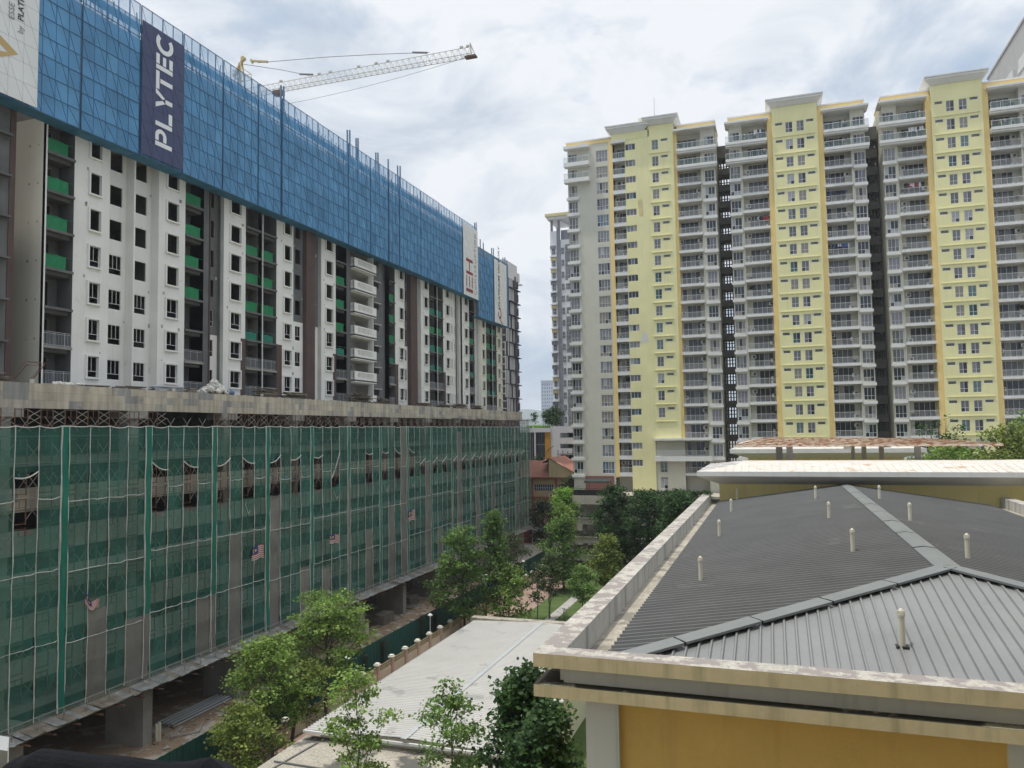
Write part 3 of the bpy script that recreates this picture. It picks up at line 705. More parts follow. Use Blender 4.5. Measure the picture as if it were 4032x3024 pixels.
BWH = mat('white_banner', (.74, .74, .72), .6, .04, .4, fine=.03, streak=.12, scol=(.5, .48, .44)); BNV = mat('navy_banner', (.06, .072, .15), .6, .08, .4, fine=.06)
INKW = mat('white_lettering', (.78, .78, .77), .6, .03, .5); INKG = mat('grey_lettering', (.26, .255, .25), .6, .05, .5); INKK = mat('black_lettering', (.03, .03, .035), .6, .05, .5)
INKR = mat('red_lettering', (.24, .03, .035), .6, .08, .8); GOLD = mat('gold_emblem', (.52, .37, .15), .5, .08, .8)
def banner(name_lab, y0, y1, z0, z1, m):
    b = MB(); b.box(XS+.135, XS+.16, y0, y1, z0, z1)
    o = b.build('banner', [m]); tag(o, name_lab, 'banner')
    g = MB(); n = round((z1-z0)/1.46)
    for j in range(1, n): z = z0+(z1-z0)*j/n; g.box(XS+.16, XS+.168, y0, y1, z-.012, z+.012)
    k = max(2, round((y1-y0)/1.15))
    for i in range(1, k): y = y0+(y1-y0)*i/k; g.box(XS+.16, XS+.166, y-.008, y+.008, z0, z1)
    for i in range(k):
        for j in range(i % 2, n, 2): g.bar((XS+.162, y0+(y1-y0)*i/k, z0+(z1-z0)*(n-j)/n), (XS+.162, y0+(y1-y0)*(i+1)/k, z0+(z1-z0)*max(0, n-j-2)/n), .02, .008)
    g.build('seam', [mat('seam_'+m.name, tuple(c*.62 for c in m.diffuse_color[:3]) if False else ((.47, .46, .44) if m is BWH else (.02, .025, .07)), .7, .05, 1)], o)
    return o
XT = XS+.185
ROTM = Matrix(((0, 0, 1), (0, -1, 0), (1, 0, 0)))
def text_up(parent, s, size, ybase, zstart, m, spacing=1.0, bold=0.0):
    c = bpy.data.curves.new('lettering', 'FONT'); c.body = s; c.size = size; c.extrude = .006; c.space_character = spacing; c.offset = bold
    o = bpy.data.objects.new('lettering_tmp', c); COL.objects.link(o); dg = bpy.context.evaluated_depsgraph_get()
    me = bpy.data.meshes.new_from_object(o.evaluated_get(dg)); bpy.data.objects.remove(o)
    me.transform(ROTM.to_4x4()); me.materials.clear(); me.materials.append(m)
    n = bpy.data.objects.new('lettering', me); link(n, parent, (XT, ybase, zstart)); return n
def mark(parent, name, polys, m, x=XT):      # polys in (Y,Z)
    b = MB()
    for p in polys:
        b.poly([(x, y, z) for y, z in p]); b.poly([(x-.012, y, z) for y, z in p][::-1])
        for i in range(len(p)):
            a, c = p[i], p[(i+1) % len(p)]; b.poly([(x-.012, *a), (x-.012, *c), (x, *c), (x, *a)])
    return b.build(name, [m], parent)
# white corner banner
o = banner('white banner with grey lettering and a gold chevron at the top-left corner', 33, 41.05, 47.15, 60.1, BWH)
text_up(o, 'ESSE', .62, 39.10, 52.75, INKG, 1.05); text_up(o, 'by', .62, 39.80, 52.05, INKG, 1.0, -.004); text_up(o, 'PLATIN', .62, 39.80, 53.0, INKK, 1.02, .006)
mark(o, 'emblem', [[(36.2, 52.2), (39.46, 50.43), (38.72, 50.24), (36.2, 51.55)], [(36.2, 48.95), (36.2, 49.5), (38.72, 50.24), (39.46, 50.43), (38.1, 49.62)]], GOLD)
# navy banner, stencil letters: local (s along +Z, t across: 0 baseline .. 1 cap top)
o = banner('navy blue banner with large white letters reading upwards', 50.85, 55.8, 47.2, 58.9, BNV)
Y0, CH = 54.35, 1.95
def L(z0, w, quads, arcs=()):
    P = []
    for q in quads: P.append([(Y0-CH*t, z0+w*s) for s, t in q])
    return P
def arcband(z0, w, cs, ct, r0, r1, a0, a1, n=14, asp=1.0):
    P = []
    for i in range(n):
        A, B = R(a0+(a1-a0)*i/n), R(a0+(a1-a0)*(i+1)/n)
        P.append([(Y0-CH*(ct+r0*math.sin(A)), z0+w*(cs+asp*r0*math.cos(A))), (Y0-CH*(ct+r1*math.sin(A)), z0+w*(cs+asp*r1*math.cos(A))), (Y0-CH*(ct+r1*math.sin(B)), z0+w*(cs+asp*r1*math.cos(B))), (Y0-CH*(ct+r0*math.sin(B)), z0+w*(cs+asp*r0*math.cos(B)))])
    return P
rect = lambda a, b, c, d: [(a, c), (b, c), (b, d), (a, d)]
w = 1.62; polys = []
polys += L(48.45, w, [rect(0, .24, 0, 1), rect(.30, .58, .80, 1), rect(.30, .58, .33, .53)]) + arcband(48.45, w, .58, .665, .135, .335, -90, 90, asp=1.1)
polys += L(50.25, w, [rect(0, .24, 0, 1), rect(.30, .92, 0, .21)])
polys += L(51.85, w, [[(.40, 0), (.64, 0), (.64, .42), (.40, .42)], [(.0, 1), (.27, 1), (.50, .58), (.38, .44)], [(1.04, 1), (.77, 1), (.56, .60), (.66, .44)]])
polys += L(53.55, w, [rect(0, 1, .80, 1), rect(.38, .62, 0, .74)])
polys += L(55.35, w, [rect(0, .24, 0, 1), rect(.30, .86, .80, 1), rect(.30, .80, .41, .60), rect(.30, .86, 0, .21)])
polys += arcband(57.0, w, .52, .5, .30, .52, 48, 312, 26, asp=1.12)
mark(o, 'lettering', polys, INKW)
# white banner with red bars
o = banner('white banner with red bar letters and spaced grey lettering, right end of the upper screens', 123.2, 130.2, 46.95, 59.7, BWH)
mark(o, 'emblem', [[(124.3, 47.7), (127.5, 47.7), (127.5, 48.3), (124.3, 48.3)]] + [[(y-.17, 48.6), (y+.17, 48.6), (y+.17, 50.6), (y-.17, 50.6)] for y in (124.6, 125.9, 127.2)] + [[(124.4, 50.9), (127.5, 50.9), (127.5, 51.4), (124.4, 51.4)], [(125.75, 51.45), (126.1, 51.45), (126.1, 53.1), (125.75, 53.1)], [(124.4, 53.1), (127.5, 53.1), (127.5, 53.65), (124.4, 53.65)]], INKR)
text_up(o, 'CONSTRUCTION', 1.15, 129.2, 47.6, INKG, 1.36, .012)
o = banner('white banner with dark lettering above a looping red emblem, on the lower far screens', 138.9, 146.1, 44.1, 56.5, BWH)
text_up(o, 'PLATINUM VICTORY', 1.3, 141.9, 47.4, INKK, 1.0, .02)
rib = []
for i in range(28):
    A = R(-30+i*12); B = R(-30+(i+1)*12); ra = .95-.018*i; rb = .95-.018*(i+1); wd = .17
    rib.append([(141.6+1.15*(ra-wd)*math.sin(A), 46.0+1.2*(ra-wd)*math.cos(A)), (141.6+1.15*(ra+wd)*math.sin(A), 46.0+1.2*(ra+wd)*math.cos(A)), (141.6+1.15*(rb+wd)*math.sin(B), 46.0+1.2*(rb+wd)*math.cos(B)), (141.6+1.15*(rb-wd)*math.sin(B), 46.0+1.2*(rb-wd)*math.cos(B))])
rib.append([(141.4, 45.1), (142.0, 45.0), (143.4, 44.2), (143.0, 44.15)])
mark(o, 'emblem', rib, INKR)

# ================================================================== tower crane
CY = mat('crane_yellow_paint', (.50, .39, .19), .55, .1, 1.0); CW = mat('crane_cream_paint', (.50, .475, .41), .55, .1, 1.0); CBL = mat('steel_cable', (.18, .17, .17), .6, .1, 1.0)
CR = thing('tower_crane', 'yellow and cream tower crane rising behind the blue screens, lattice jib pointing right', 'crane', (-75.4, 95, 27))
b = MB(); mx_, my_ = -75.4, 95.0; hw = .8
def lattice(b, A, B, hw_, bay, w=.09):
    A = Vector(A); B = Vector(B); n = max(2, round((B-A).length/bay)); 
    c = [(hw_, hw_), (hw_, -hw_), (-hw_, -hw_), (-hw_, hw_)]
    for dx, dy in c: b.bar(A+Vector((dx, dy, 0)), B+Vector((dx, dy, 0)), w*1.4)
    for k in range(n):
        z0 = A.z+(B.z-A.z)*k/n; z1 = A.z+(B.z-A.z)*(k+1)/n
        for q in range(4):
            p, r_ = c[q], c[(q+1) % 4]
            b.bar((A.x+p[0], A.y+p[1], z0), (A.x+r_[0], A.y+r_[1], z1), w*.8); b.bar((A.x+p[0], A.y+p[1], z1), (A.x+r_[0], A.y+r_[1], z1), w*.7)
lattice(b, (mx_, my_, 27), (mx_, my_, 74.2), hw, 1.8); b.build('mast', [CY], CR)
b = MB()
for dx, dy in ((.8, .8), (.8, -.8), (-.8, -.8), (-.8, .8)): b.bar((mx_+dx, my_+dy, 74.2), (mx_+.35+dx*.2, my_+dy*.2, 79.6), .16)
for z in (75.5, 77, 78.4): 
    k = 1-(z-74.2)/6.4
    b.bar((mx_-.8*k, my_-.8*k, z), (mx_+.8*k, my_-.8*k, z), .1); b.bar((mx_-.8*k, my_+.8*k, z), (mx_+.8*k, my_+.8*k, z), .1)
b.bar((mx_-.9, my_, 77.6), (mx_+.9, my_, 80.3), .42, .3); b.tube([(mx_+.8, my_-.25, 80.2), (mx_+.8, my_+.25, 80.2)], .35, 10)
for z in (77.2, 78.1):
    for y in (-1, 1): b.bar((mx_-.3, my_+y, z), (mx_+1.5, my_+y, z), .06)
    b.bar((mx_-.3, my_-1, z), (mx_-.3, my_+1, z), .06); b.bar((mx_+1.5, my_-1, z), (mx_+1.5, my_+1, z), .06)
for x in (-.3, 1.5):
    for y in (-1, 1): b.bar((mx_+x, my_+y, 77.2), (mx_+x, my_+y, 78.1), .06)
b.bar((mx_+2.2, my_, 79.85), (mx_+2.5, my_, 79.2), .25); b.bar((mx_+2.2, my_, 79.6), (mx_+5.2, my_, 78.95), .3, .25)
b.build('apex', [CY], CR)
b = MB(); x0, x1 = mx_+1.0, -36.9; n = 40; zb, zt2 = 74.2, 75.4
for y in (-.6, .6): b.bar((x0, my_+y, zb), (x1, my_+y, zb), .065)
b.bar((x0, my_, zt2), (x1-.6, my_, zt2), .065)
for k in range(n):
    a = x0+(x1-x0)*k/n; c_ = x0+(x1-x0)*(k+1)/n; mid = (a+c_)/2
    for y in (-.6, .6): b.bar((a, my_+y, zb), (mid, my_, zt2), .032); b.bar((c_, my_+y, zb), (mid, my_, zt2), .032)
    b.bar((a, my_-.6, zb), (a, my_+.6, zb), .04); b.bar((a, my_-.6, zb), (c_, my_+.6, zb), .035)
for k in (3, 7, 14, 16, 21, 24, 26, 38, 39): x = x0+(x1-x0)*k/n; b.box(x-.22, x+.22, my_-.12, my_+.12, zt2+.05, zt2+.3)
b.bar((x1-.6, my_, zt2+.6), (x1+.2, my_, zb-.3), .1); b.bar((x1-.6, my_-.6, zb), (x1-.6, my_, zt2+.6), .08); b.bar((x1-.6, my_+.6, zb), (x1-.6, my_, zt2+.6), .08)
b.build('jib', [CW], CR)
RBS = mat('red_brown_steel', (.14, .09, .07), .6, .2, 1)
b = MB(); b.box(x1-1.3, x1+.3, my_-.4, my_+.4, zb-.35, zb-.1); b.build('tip_pulley', [RBS], CR); b = MB(); b.box(x0+5.4, x0+6.9, my_-.5, my_+.5, zb-.7, zb-.1); b.build('trolley', [RBS], CR)
b = MB()
T1, T2_ = (-62.9, my_, 75.6), (-43.6, my_, 75.7)
b.tube([(mx_+.9, my_, 79.3), (-67.5, my_, 77.2), T1], .05, 5); b.tube([(mx_+3.5, my_, 79.1), (-60, my_, 77.9), (-52, my_, 76.9), T2_], .05, 5)
for p in ((-64.6, 76.1), (-46.2, 76.15)): b.bar((p[0], my_, p[1]), (p[0]+2.3, my_, p[1]-.45), .16, .22)
pts = []
for k in range(25):
    q = k/24; pts.append((-70.0+(x1+70.0)*q, my_, 71.9+(zb-71.9)*q-2.1*4*q*(1-q)*.28))
b.tube(pts, .028, 4); b.build('cable', [CBL], CR)

# ================================================================== debris on the podium deck
random.seed(9)
TIMB = mat('old_timber', (.15, .115, .085), .9, .35, 2.0, fine=.3); TIMB2 = mat('pale_timber', (.27, .235, .19), .9, .3, 2.0, fine=.3)
ZD = 26.63
def stack(y, ln, h, lab, wid=1.4, mats=(TIMB, TIMB2), tilt=.06, th=.06):
    b = MB(); z = ZD; 
    while z < ZD+h:
        for q in range(random.randint(3, 6)):
            yc = y+random.uniform(-.25, .25)*ln*.5; x = -47.3+random.uniform(-.4, .4)*wid; l = ln*random.uniform(.55, 1.05)*(1-.3*(z-ZD)/max(h, .1))
            a = random.uniform(-tilt, tilt)*2; e = random.uniform(-tilt, tilt)
            b.bar((x-l*a/2, yc-l/2, z+th/2+abs(e)*.1), (x+l*a/2, yc+l/2, z+th/2+e*l*.25+abs(e)*.1), random.uniform(.1, .28), th, random.choice([0, 0, 1]))
        z += th*random.uniform(1.0, 1.5)
    o = b.build('timber_stack', list(mats)); tag(o, lab, 'timber stack', 'stacks of timber on the car park deck'); return o
stack(35.6, 2.6, .55, 'low stack of boards on the deck edge at the left picture edge')
stack(43.5, 3.2, .14, 'thin scatter of planks on the deck in front of the first framed windows'); stack(47.0, 2.8, .2, 'thin planks on the deck between the first and second window columns')
stack(53.3, 1.4, .42, 'small neat stack of boards below the fourth window column')
stack(64.0, 3.0, .95, 'taller brown timber stack left of the double balconies\' brown wall'); stack(68.5, 4.4, .62, 'long messy timber stack in front of the brown wall strip')
stack(82.3, 4.6, 1.15, 'tall tidy timber stack in front of the white solid balconies'); stack(88.0, 3.6, .75, 'timber stack right of the white solid balconies')
stack(100, 5.5, .5, 'low heap of boards in front of the wide brown wall'); stack(107, 4, .45, 'small heap of boards left of the far double balconies'); stack(113, 6.0, .75, 'long dark heap of boards under the far double balconies'); stack(121, 3.6, .7, 'heap of boards near the far end of the deck')
b = MB(); rg = random.Random(2)
for k in range(260):
    y = rg.uniform(33, 125); x = rg.uniform(-48, -46.6); s = rg.uniform(.05, .25); b.bar((x, y, ZD+.03), (x+rg.uniform(-.2, .2), y+s*3, ZD+.03+rg.uniform(0, .08)), s*.6, .05, rg.choice([0, 1, 2, 2]))
o = b.build('rubble', [TIMB, TIMB2, mat('pale_scrap', (.55, .54, .52), .8, .2, 2)]); tag(o, 'scattered offcuts and scraps along the edge of the car park deck', 'rubble', None, 'stuff')
b = MB()   # steel prop bundle
for k in range(22): x = -47.3+rg.uniform(-.35, .35); y = 49.2+rg.uniform(-.3, .3); b.tube([(x, y, ZD+.05+.02*k), (x+rg.uniform(-.2, .2), y+3.4, ZD+.05+.02*k)], .035, 5)
o = b.build('pipe_bundle', [GALV]); tag(o, 'bundle of grey steel tubes lying on the deck below the third window column', 'pipe bundle')
b = MB()
A = [(-47.4, 37.0, ZD), (-47.4, 38.5, ZD), (-46.9, 39.35, ZD+1.45), (-46.9, 37.85, ZD+1.45)]
for i in range(4): b.bar(A[i], A[(i+1) % 4], .06) if i != 0 else None
b.bar((-47.35, 37.2, ZD), (-46.95, 38.0, ZD+1.3), .04); b.bar((-47.35, 38.3, ZD), (-46.95, 39.1, ZD+1.3), .04); b.bar((-46.95, 38.0, ZD+1.25), (-46.95, 39.1, ZD+1.25), .04)
o = b.build('scaffold_frame', [RUST]); tag(o, 'single rusty scaffold frame leaning on the deck in front of the grey side wall', 'scaffold frame')
def blob(b, c, r, mi, seed, n=9):
    g = random.Random(seed); base = len(b.v); rows = 6
    for i in range(rows+1):
        t_ = math.pi*i/rows
        for j in range(n):
            p = 2*math.pi*j/n; k = 1+g.uniform(-.28, .28)
            b.v.append((c[0]+r[0]*k*math.sin(t_)*math.cos(p), c[1]+r[1]*k*math.sin(t_)*math.sin(p), c[2]+r[2]*k*math.cos(t_)))
    for i in range(rows):
        for j in range(n): b.f.append((base+i*n+j, base+i*n+(j+1) % n, base+(i+1)*n+(j+1) % n, base+(i+1)*n+j)); b.m.append(mi)
b = MB(); PLAS = mat('white_plastic_sack', (.60, .575, .52), .5, .2, 2.5, spec=.5); PLB = mat('blue_plastic_sack', (.12, .18, .32), .5, .2, 2)
for k in range(46):
    a = rg.uniform(0, 6.3); q = rg.random(); blob(b, (-47.3+.8*q*math.cos(a), 56.6+1.5*q*math.sin(a), ZD+.2+1.15*(1-q)*rg.random()), (.3, .36, .26), 0, k)
for k in range(5): blob(b, (-46.9+rg.uniform(-.2, .2), 58.2+rg.uniform(-.5, .5), ZD+.25), (.25, .25, .2), 1, 90+k)
o = b.build('sack_pile', [PLAS, PLB]); tag(o, 'big pile of white plastic sacks with a few blue ones on the deck', 'sack pile')
b = MB()
for k in range(7): blob(b, (-46.9, 40.2+.35*k, ZD+.1), (.2, .32, .16), 0, 50+k)
o = b.build('plastic_sheet', [PLAS]); tag(o, 'crumpled white plastic lying on the deck edge beside the leaning frame', 'plastic sheet')
for (y, lab_, ) in ((38.2, 'small white bucket beside the leaning scaffold frame'), (51.0, 'small white bucket right of the steel tube bundle'), (62.6, 'small white bucket left of the tall brown timber stack')):
    b = MB(); b.tube([(-46.75, y, ZD), (-46.75, y, ZD+.28)], [.13, .16], 10); b.tube([(-46.75, y, ZD+.27), (-46.75, y, ZD+.3)], [.175, .175], 10); o = b.build('bucket', [PLAS]); tag(o, lab_, 'bucket', 'white buckets on the deck')

# ------------------------------------------------------------------ flags on the nets
FR, FW, FB, FYL = mat('flag_red', (.33, .07, .06), .7, .1, 3), mat('flag_white', (.50, .46, .42), .7, .1, 3), mat('flag_blue', (.035, .04, .16), .7, .1, 3), mat('flag_yellow', (.6, .45, .06), .7, .1, 3)
def flag(y, z, w, h, droop, lab, seed):
    g = random.Random(seed); b = MB(); nc, nr = 28, 28
    cy, cz = .36, .42
    def P(i, j):
        u, v = i/nc, j/nr
        zz = z-h*v-droop*h*math.sin(u*2.2)*(1-.25*v)+.05*math.sin(u*9+seed)*(1+droop)
        return (-44.86+.06*math.sin(u*8+v*2+seed)+.05*u, y+w*u*(1-.18*droop), zz)
    for i in range(nc):
        for j in range(nr):
            u, v = (i+.5)/nc, (j+.5)/nr
            mi = 0 if (j//2) % 2 == 0 else 1
            if u < .5 and v < 8/14:
                mi = 2; x_, y_ = (u-.2)*2, (v-.29)
                d0 = math.hypot(x_, y_*1.15); d1 = math.hypot(x_-.09, y_*1.15)
                if d0 < .2 and d1 > .155: mi = 3
                if math.hypot((u-.34)*2, y_*1.15) < .1: mi = 3
            b.poly([P(i, j), P(i+1, j), P(i+1, j+1), P(i, j+1)], mi)
    o = b.build('flag', [FR, FW, FB, FYL], None, smooth=True); tag(o, lab, 'flag', 'striped flags tied to the green nets')
flag(41.0, 12.4, 1.4, .75, .9, 'drooping red and white striped flag with blue corner, nearest of the flags on the nets', 1)
flag(58.75, 12.8, 1.65, 1.15, -.15, 'flat spread striped flag showing a yellow moon on blue, second from the left', 2)
flag(71.6, 12.4, 1.9, .95, .2, 'half folded striped flag on the net between the flat flag and the far one', 3)
flag(90.2, 12.9, 1.7, 1.3, -.1, 'farthest clear striped flag on the nets, above the middle of the catch platform', 4)
# ================================================================== yellow apartment towers
YB = 140.0
def Fk(k): return 73.4-3.07*k
TM = [TYEL, TORG, TCRM, TWHT, TGRY, DCONC]
def PY(yf): return lambda u, z, d: (u, yf+d, z)
ACM = mat('air_con_white', (.62, .61, .57), .6, .08, 2); ACD = mat('air_con_grille', (.06, .06, .06), .6, .2, 2)
ac = MB(); ac.box(-.42, .42, -.15, .15, 0, .6); ac.tube([(.1, -.155, .3), (.1, -.17, .3)], .235, 14, 1); ac.box(-.4, -.36, -.156, .1, .06, .54)
acm = ac.mesh('air_conditioner', [ACM, ACD], (0, 0, 0))
def rail_mesh(w, name='railing'):
    r = MB(); n = int(w/.16)
    r.box(-w/2, w/2, -.025, .025, 1.0, 1.05); r.box(-w/2, w/2, -.02, .02, .06, .1)
    for i in range(n+1):
        x = -w/2+.02+(w-.04)*i/n; r.box(x-.011, x+.011, -.011, .011, .1, 1.0)
    return r.mesh(name, [ALU], (0, 0, 0))
def glass_mesh(w):
    r = MB(); r.box(-w/2, w/2, -.03, .03, 1.02, 1.08, 0); r.box(-w/2, w/2, -.02, .02, .02, .06, 0)
    n = max(2, round(w/1.3))
    for i in range(n+1): x = -w/2+.03+(w-.06)*i/n; r.box(x-.02, x+.02, -.02, .02, .06, 1.02, 0)
    r.poly([(-w/2, 0, .06), (w/2, 0, .06), (w/2, 0, 1.02), (-w/2, 0, 1.02)], 1)
    return r.mesh('glass_railing', [ALU, RGLASS], (0, 0, 0))
CLOTH = [mat('cloth_dark', (.04, .04, .06), .9, .3, 4), mat('cloth_white', (.6, .6, .6), .9, .1, 4), mat('cloth_red', (.35, .05, .05), .9, .2, 4), mat('cloth_yellow', (.6, .42, .06), .9, .1, 4), mat('cloth_blue', (.08, .14, .32), .9, .2, 4)]
def balcony(tw, x0, x1, z, yf, style, depth=1.8, fas=.45, glass=False, rail=None, rg=None):
    b = MB(); b.box(x0-.05, x1+.05, yf-.25, yf+depth, z-fas, z, 0); b.box(x0-.1, x1+.1, yf-.32, yf-.1, z-fas+.02, z-.04, 0)
    o = b.build('balcony', [TWHT], tw)
    c = bpy.data.objects.new('glass_railing' if glass else 'railing', rail); link(c, o, ((x0+x1)/2, yf-.18, z))
    return o
def sliding(w, h, rg, n=3):
    key = ('sl', round(w, 1), n, rg.randrange(6))
    return key
def cornice(w, xa, xb, yf, z0, z1, z2, e0=.1, e1=.75):
    A = [(xa-e0, yf-e0), (xb+e0, yf-e0), (xb+e0, yf+6), (xa-e0, yf+6)]; B = [(xa-e1, yf-e1), (xb+e1, yf-e1), (xb+e1, yf+6), (xa-e1, yf+6)]
    w.poly([(x, y, z0) for x, y in A], 3)
    for i in range(4): j = (i+1) % 4; w.poly([(*A[i], z0), (*A[j], z0), (*B[j], z1), (*B[i], z1)], 3)
    w.box(xa-e1-.12, xb+e1+.12, yf-e1-.12, yf+6, z1, z2, 3); w.box(xa-e1-.26, xb+e1+.26, yf-e1-.26, yf+6, z2-.16, z2+.02, 3)
def tower(label, X0, side_gap_left, ks, door_seed, kind2=True):
    """two-wing yellow tower like the second and third ones; X0 = left edge"""
    rg = random.Random(door_seed)
    T = thing('apartment_tower', label, 'apartment tower', (X0+11, YB+9, 0))
    w = MB(); d = 5.2  # relative centre
    cx = X0+11.25
    def X(a): return cx-5.2+a
    wins = []; vents = []
    nk = ks
    zb = Fk(nk)-1.0
    # yellow centre
    holes = []
    for k in range(nk):
        z = Fk(k)
        for (a, b_, za, zb_, kind, cols) in ((3.68, 4.85, .7, 2.5, 'twin', 2), (5.5, 6.7, .7, 2.5, 'twin', 2)):
            holes.append((X(a), X(b_), z+za, z+zb_)); wins.append((k, 'twin', b_-a, zb_-za, cols, .36, rg.randrange(1, 10), (X((a+b_)/2), YB-.5+.1, z+za), 0))
        for a, b_ in ((2.0, 3.2), (7.05, 8.3)):
            holes.append((X(a), X(b_), z+2.1, z+2.58)); vents.append((k, 'slit', b_-a, .48, 1, 0, rg.choice([2, 5, 8]), (X((a+b_)/2), YB-.5+.1, z+2.1), 0))
    w.wall(PY(YB-.5), (X(1.5), X(8.9)), (zb, 78.9), holes, .16, 0, 0)
    for k in range(-0, nk): w.box(X(1.8), X(8.5), YB-.62, YB-.5, Fk(k)-.02, Fk(k)+.12, 0)
    for a in (1.5, 8.9): w.poly([(X(a), YB-.5, zb), (X(a), YB+.1, zb), (X(a), YB+.1, 78.9), (X(a), YB-.5, 78.9)], 0)
    for a, b_ in ((.65, 1.5), (8.9, 9.8)): w.box(X(a), X(b_), YB-.12, YB+2.2, zb, 77.3, 1)
    # flared cornice over the centre
    cornice(w, X(1.5), X(8.9), YB-.5, 78.75, 79.5, 80.05)
    w.box(X(1.5), X(8.9), YB, YB+6, 77, 79.2, 0)
    # wings
    for s in (-1, 1):
        def S(a): return X(a) if s > 0 else X(10.4-a)
        def rng_(a, b_): return (min(S(a), S(b_)), max(S(a), S(b_)))
        u0, u1 = rng_(9.8, 16.3)
        # parapet band, canopy
        w.box(*rng_(9.0, 16.3), YB+.1, YB+8, 77.35, 78.15, 1); w.box(rng_(8.95, 16.4)[0], rng_(8.95, 16.4)[1], YB, YB+8.1, 78.152, 78.4, 3)
        w.box(*rng_(9.5, 16.9), YB-1.3, YB+2, 76.78, 77.1, 3); w.box(*rng_(9.6, 16.7), YB-1.1, YB+2, 76.6, 76.778, 3)
        # rear wall of balcony with door openings
        bw = rng_(9.8, 14.05)
        holes = []
        for k in range(nk):
            z = Fk(k); a, b_ = rng_(9.95, 13.15); holes.append((a, b_, z+.02, z+2.5))
            wins.append((k, 'slider', 3.2, 2.48, 4, 0, rg.randrange(0, 10), ((a+b_)/2, YB+1.8, z+.02), 0))
        w.wall(PY(YB+1.65), bw, (zb, 76.8), holes, .15, 2, 2)
        for k in range(nk+1): w.box(bw[0], bw[1], YB+.02, YB+1.65, Fk(k)-.3, Fk(k)-.02, 2)
        xx = S(14.05); w.box(min(xx, S(14.25)), max(xx, S(14.25)), YB-.05, YB+1.66, zb, 76.8, 2)
        xx = S(9.8); w.poly([(xx, YB, zb), (xx, YB+1.65, zb), (xx, YB+1.65, 76.8), (xx, YB, 76.8)], 1)
        # window bay
        a, b_ = rng_(14.25, 16.3); holes = []
        for k in range(nk):
            z = Fk(k); p, q = rng_(14.45, 16.15); holes.append((p, q, z-.08, z+2.02))
            wins.append((k, 'bay', 1.7, 2.1, 3, .34, rg.randrange(0, 10), ((p+q)/2, YB+.1, z-.08), 0))
            if k > 1:
                o = MB(); l0, l1 = rng_(14.28, 16.42); o.box(l0, l1, YB-.5, YB, z-.75, z-.28); o.box(l0+.1, l1-.1, YB-.38, YB, z-.88, z-.752); o.build('window_ledge', [TWHT], T)
        w.wall(PY(YB), (a, b_), (zb, 76.8), holes, .16, 2, 2)
        for k in range(nk):
            z = Fk(k)
            if k < 2:
                o = MB(); l0, l1 = rng_(9.8, 16.85); o.box(l0, l1, YB-1.2, YB, z-.42, z); o.box(l0+.05, l1-.1, YB-1.0, YB, z-.75, z-.422)
                o = o.build('balcony', [TWHT], T); c = bpy.data.objects.new('glass_railing', GL7); link(c, o, ((l0+l1)/2, YB-1.1, z))
            else:
                balcony(T, bw[0], bw[1], z, YB, 0, rail=RL4)
            for q in range(rg.choice([1, 1, 2, 2, 3])):
                p = rg.choice([10.05, 13.3]); inst('air_conditioner', acm, T, (S(p), YB+1.35, z+rg.choice([.1, .85, 1.6])))
    # body, side walls
    w.box(X(-5.9), X(16.3), YB+1.85, YB+18, zb, 77.4, 2)
    w.box(X(-5.9), X(-5.85), YB, YB+1.9, zb, 77.4, 2); w.box(X(16.25), X(16.3), YB, YB+1.9, zb, 77.4, 2)
    w.build('wall', TM, T)
    place_windows(T, wins, 'window'); place_windows(T, vents, 'vent_window')
    return T
RL4 = rail_mesh(4.2); GL7 = glass_mesh(7.0); RLS = rail_mesh(2.2); RLW = rail_mesh(9.3); GLS = glass_mesh(2.2)
GL5 = glass_mesh(4.9)
tower('yellow apartment tower in the middle of three, between two dark gaps', -6.1, True, 19, 31)
tower('yellow apartment tower at the right picture edge, with a grey tower rising behind it', 18.7, True, 19, 57)

# first tower (left-most), different front
rg = random.Random(77)
T1 = thing('apartment_tower', 'leftmost yellow apartment tower with a wide plain cream wall and a roof mast', 'apartment tower', (-22, YB+9, 0))
w = MB(); wins = []; vents = []
NK = 20; zb = 11.7
holes = []
for k in range(NK):
    z = Fk(k)
    holes += [(-35.45, -33.7, z-.08, z+2.0), (-30.05, -27.85, z-.1, z+2.05)]
    wins.append((k, 'bay', 1.7, 2.1, 3, .34, rg.randrange(0, 10), (-34.57, YB+.1, z-.08), 0)); wins.append((k, 'four', 2.2, 2.15, 4, .34, rg.randrange(0, 10), (-28.95, YB+.1, z-.1), 0))
    if k > 1:
        o = MB(); o.box(-35.8, -33.4, YB-.4, YB, z-.75, z-.28); o.box(-35.68, -33.5, YB-.3, YB, z-.88, z-.752); o.build('window_ledge', [TWHT], T1)
    else:
        o = MB(); o.box(-36.05, -31.2, YB-1.3, YB, z-.7, z); o = o.build('balcony', [TWHT], T1); c = bpy.data.objects.new('glass_railing', GL5); link(c, o, (-33.6, YB-1.2, z))
w.wall(PY(YB), (-35.55, -27.6), (zb, 77.1), holes, .16, 2, 2)
w.box(-36.05, -31.2, YB-1.3, YB, 76.1, 76.65, 3)
w.box(-35.75, -27.3, YB-.06, YB+8, 76.9, 77.55, 1); w.box(-35.85, -27.2, YB-.16, YB+8, 77.552, 77.8, 3)
w.box(-27.6, -26.85, YB-.12, YB+2.2, zb+2.6, 77.4, 1)
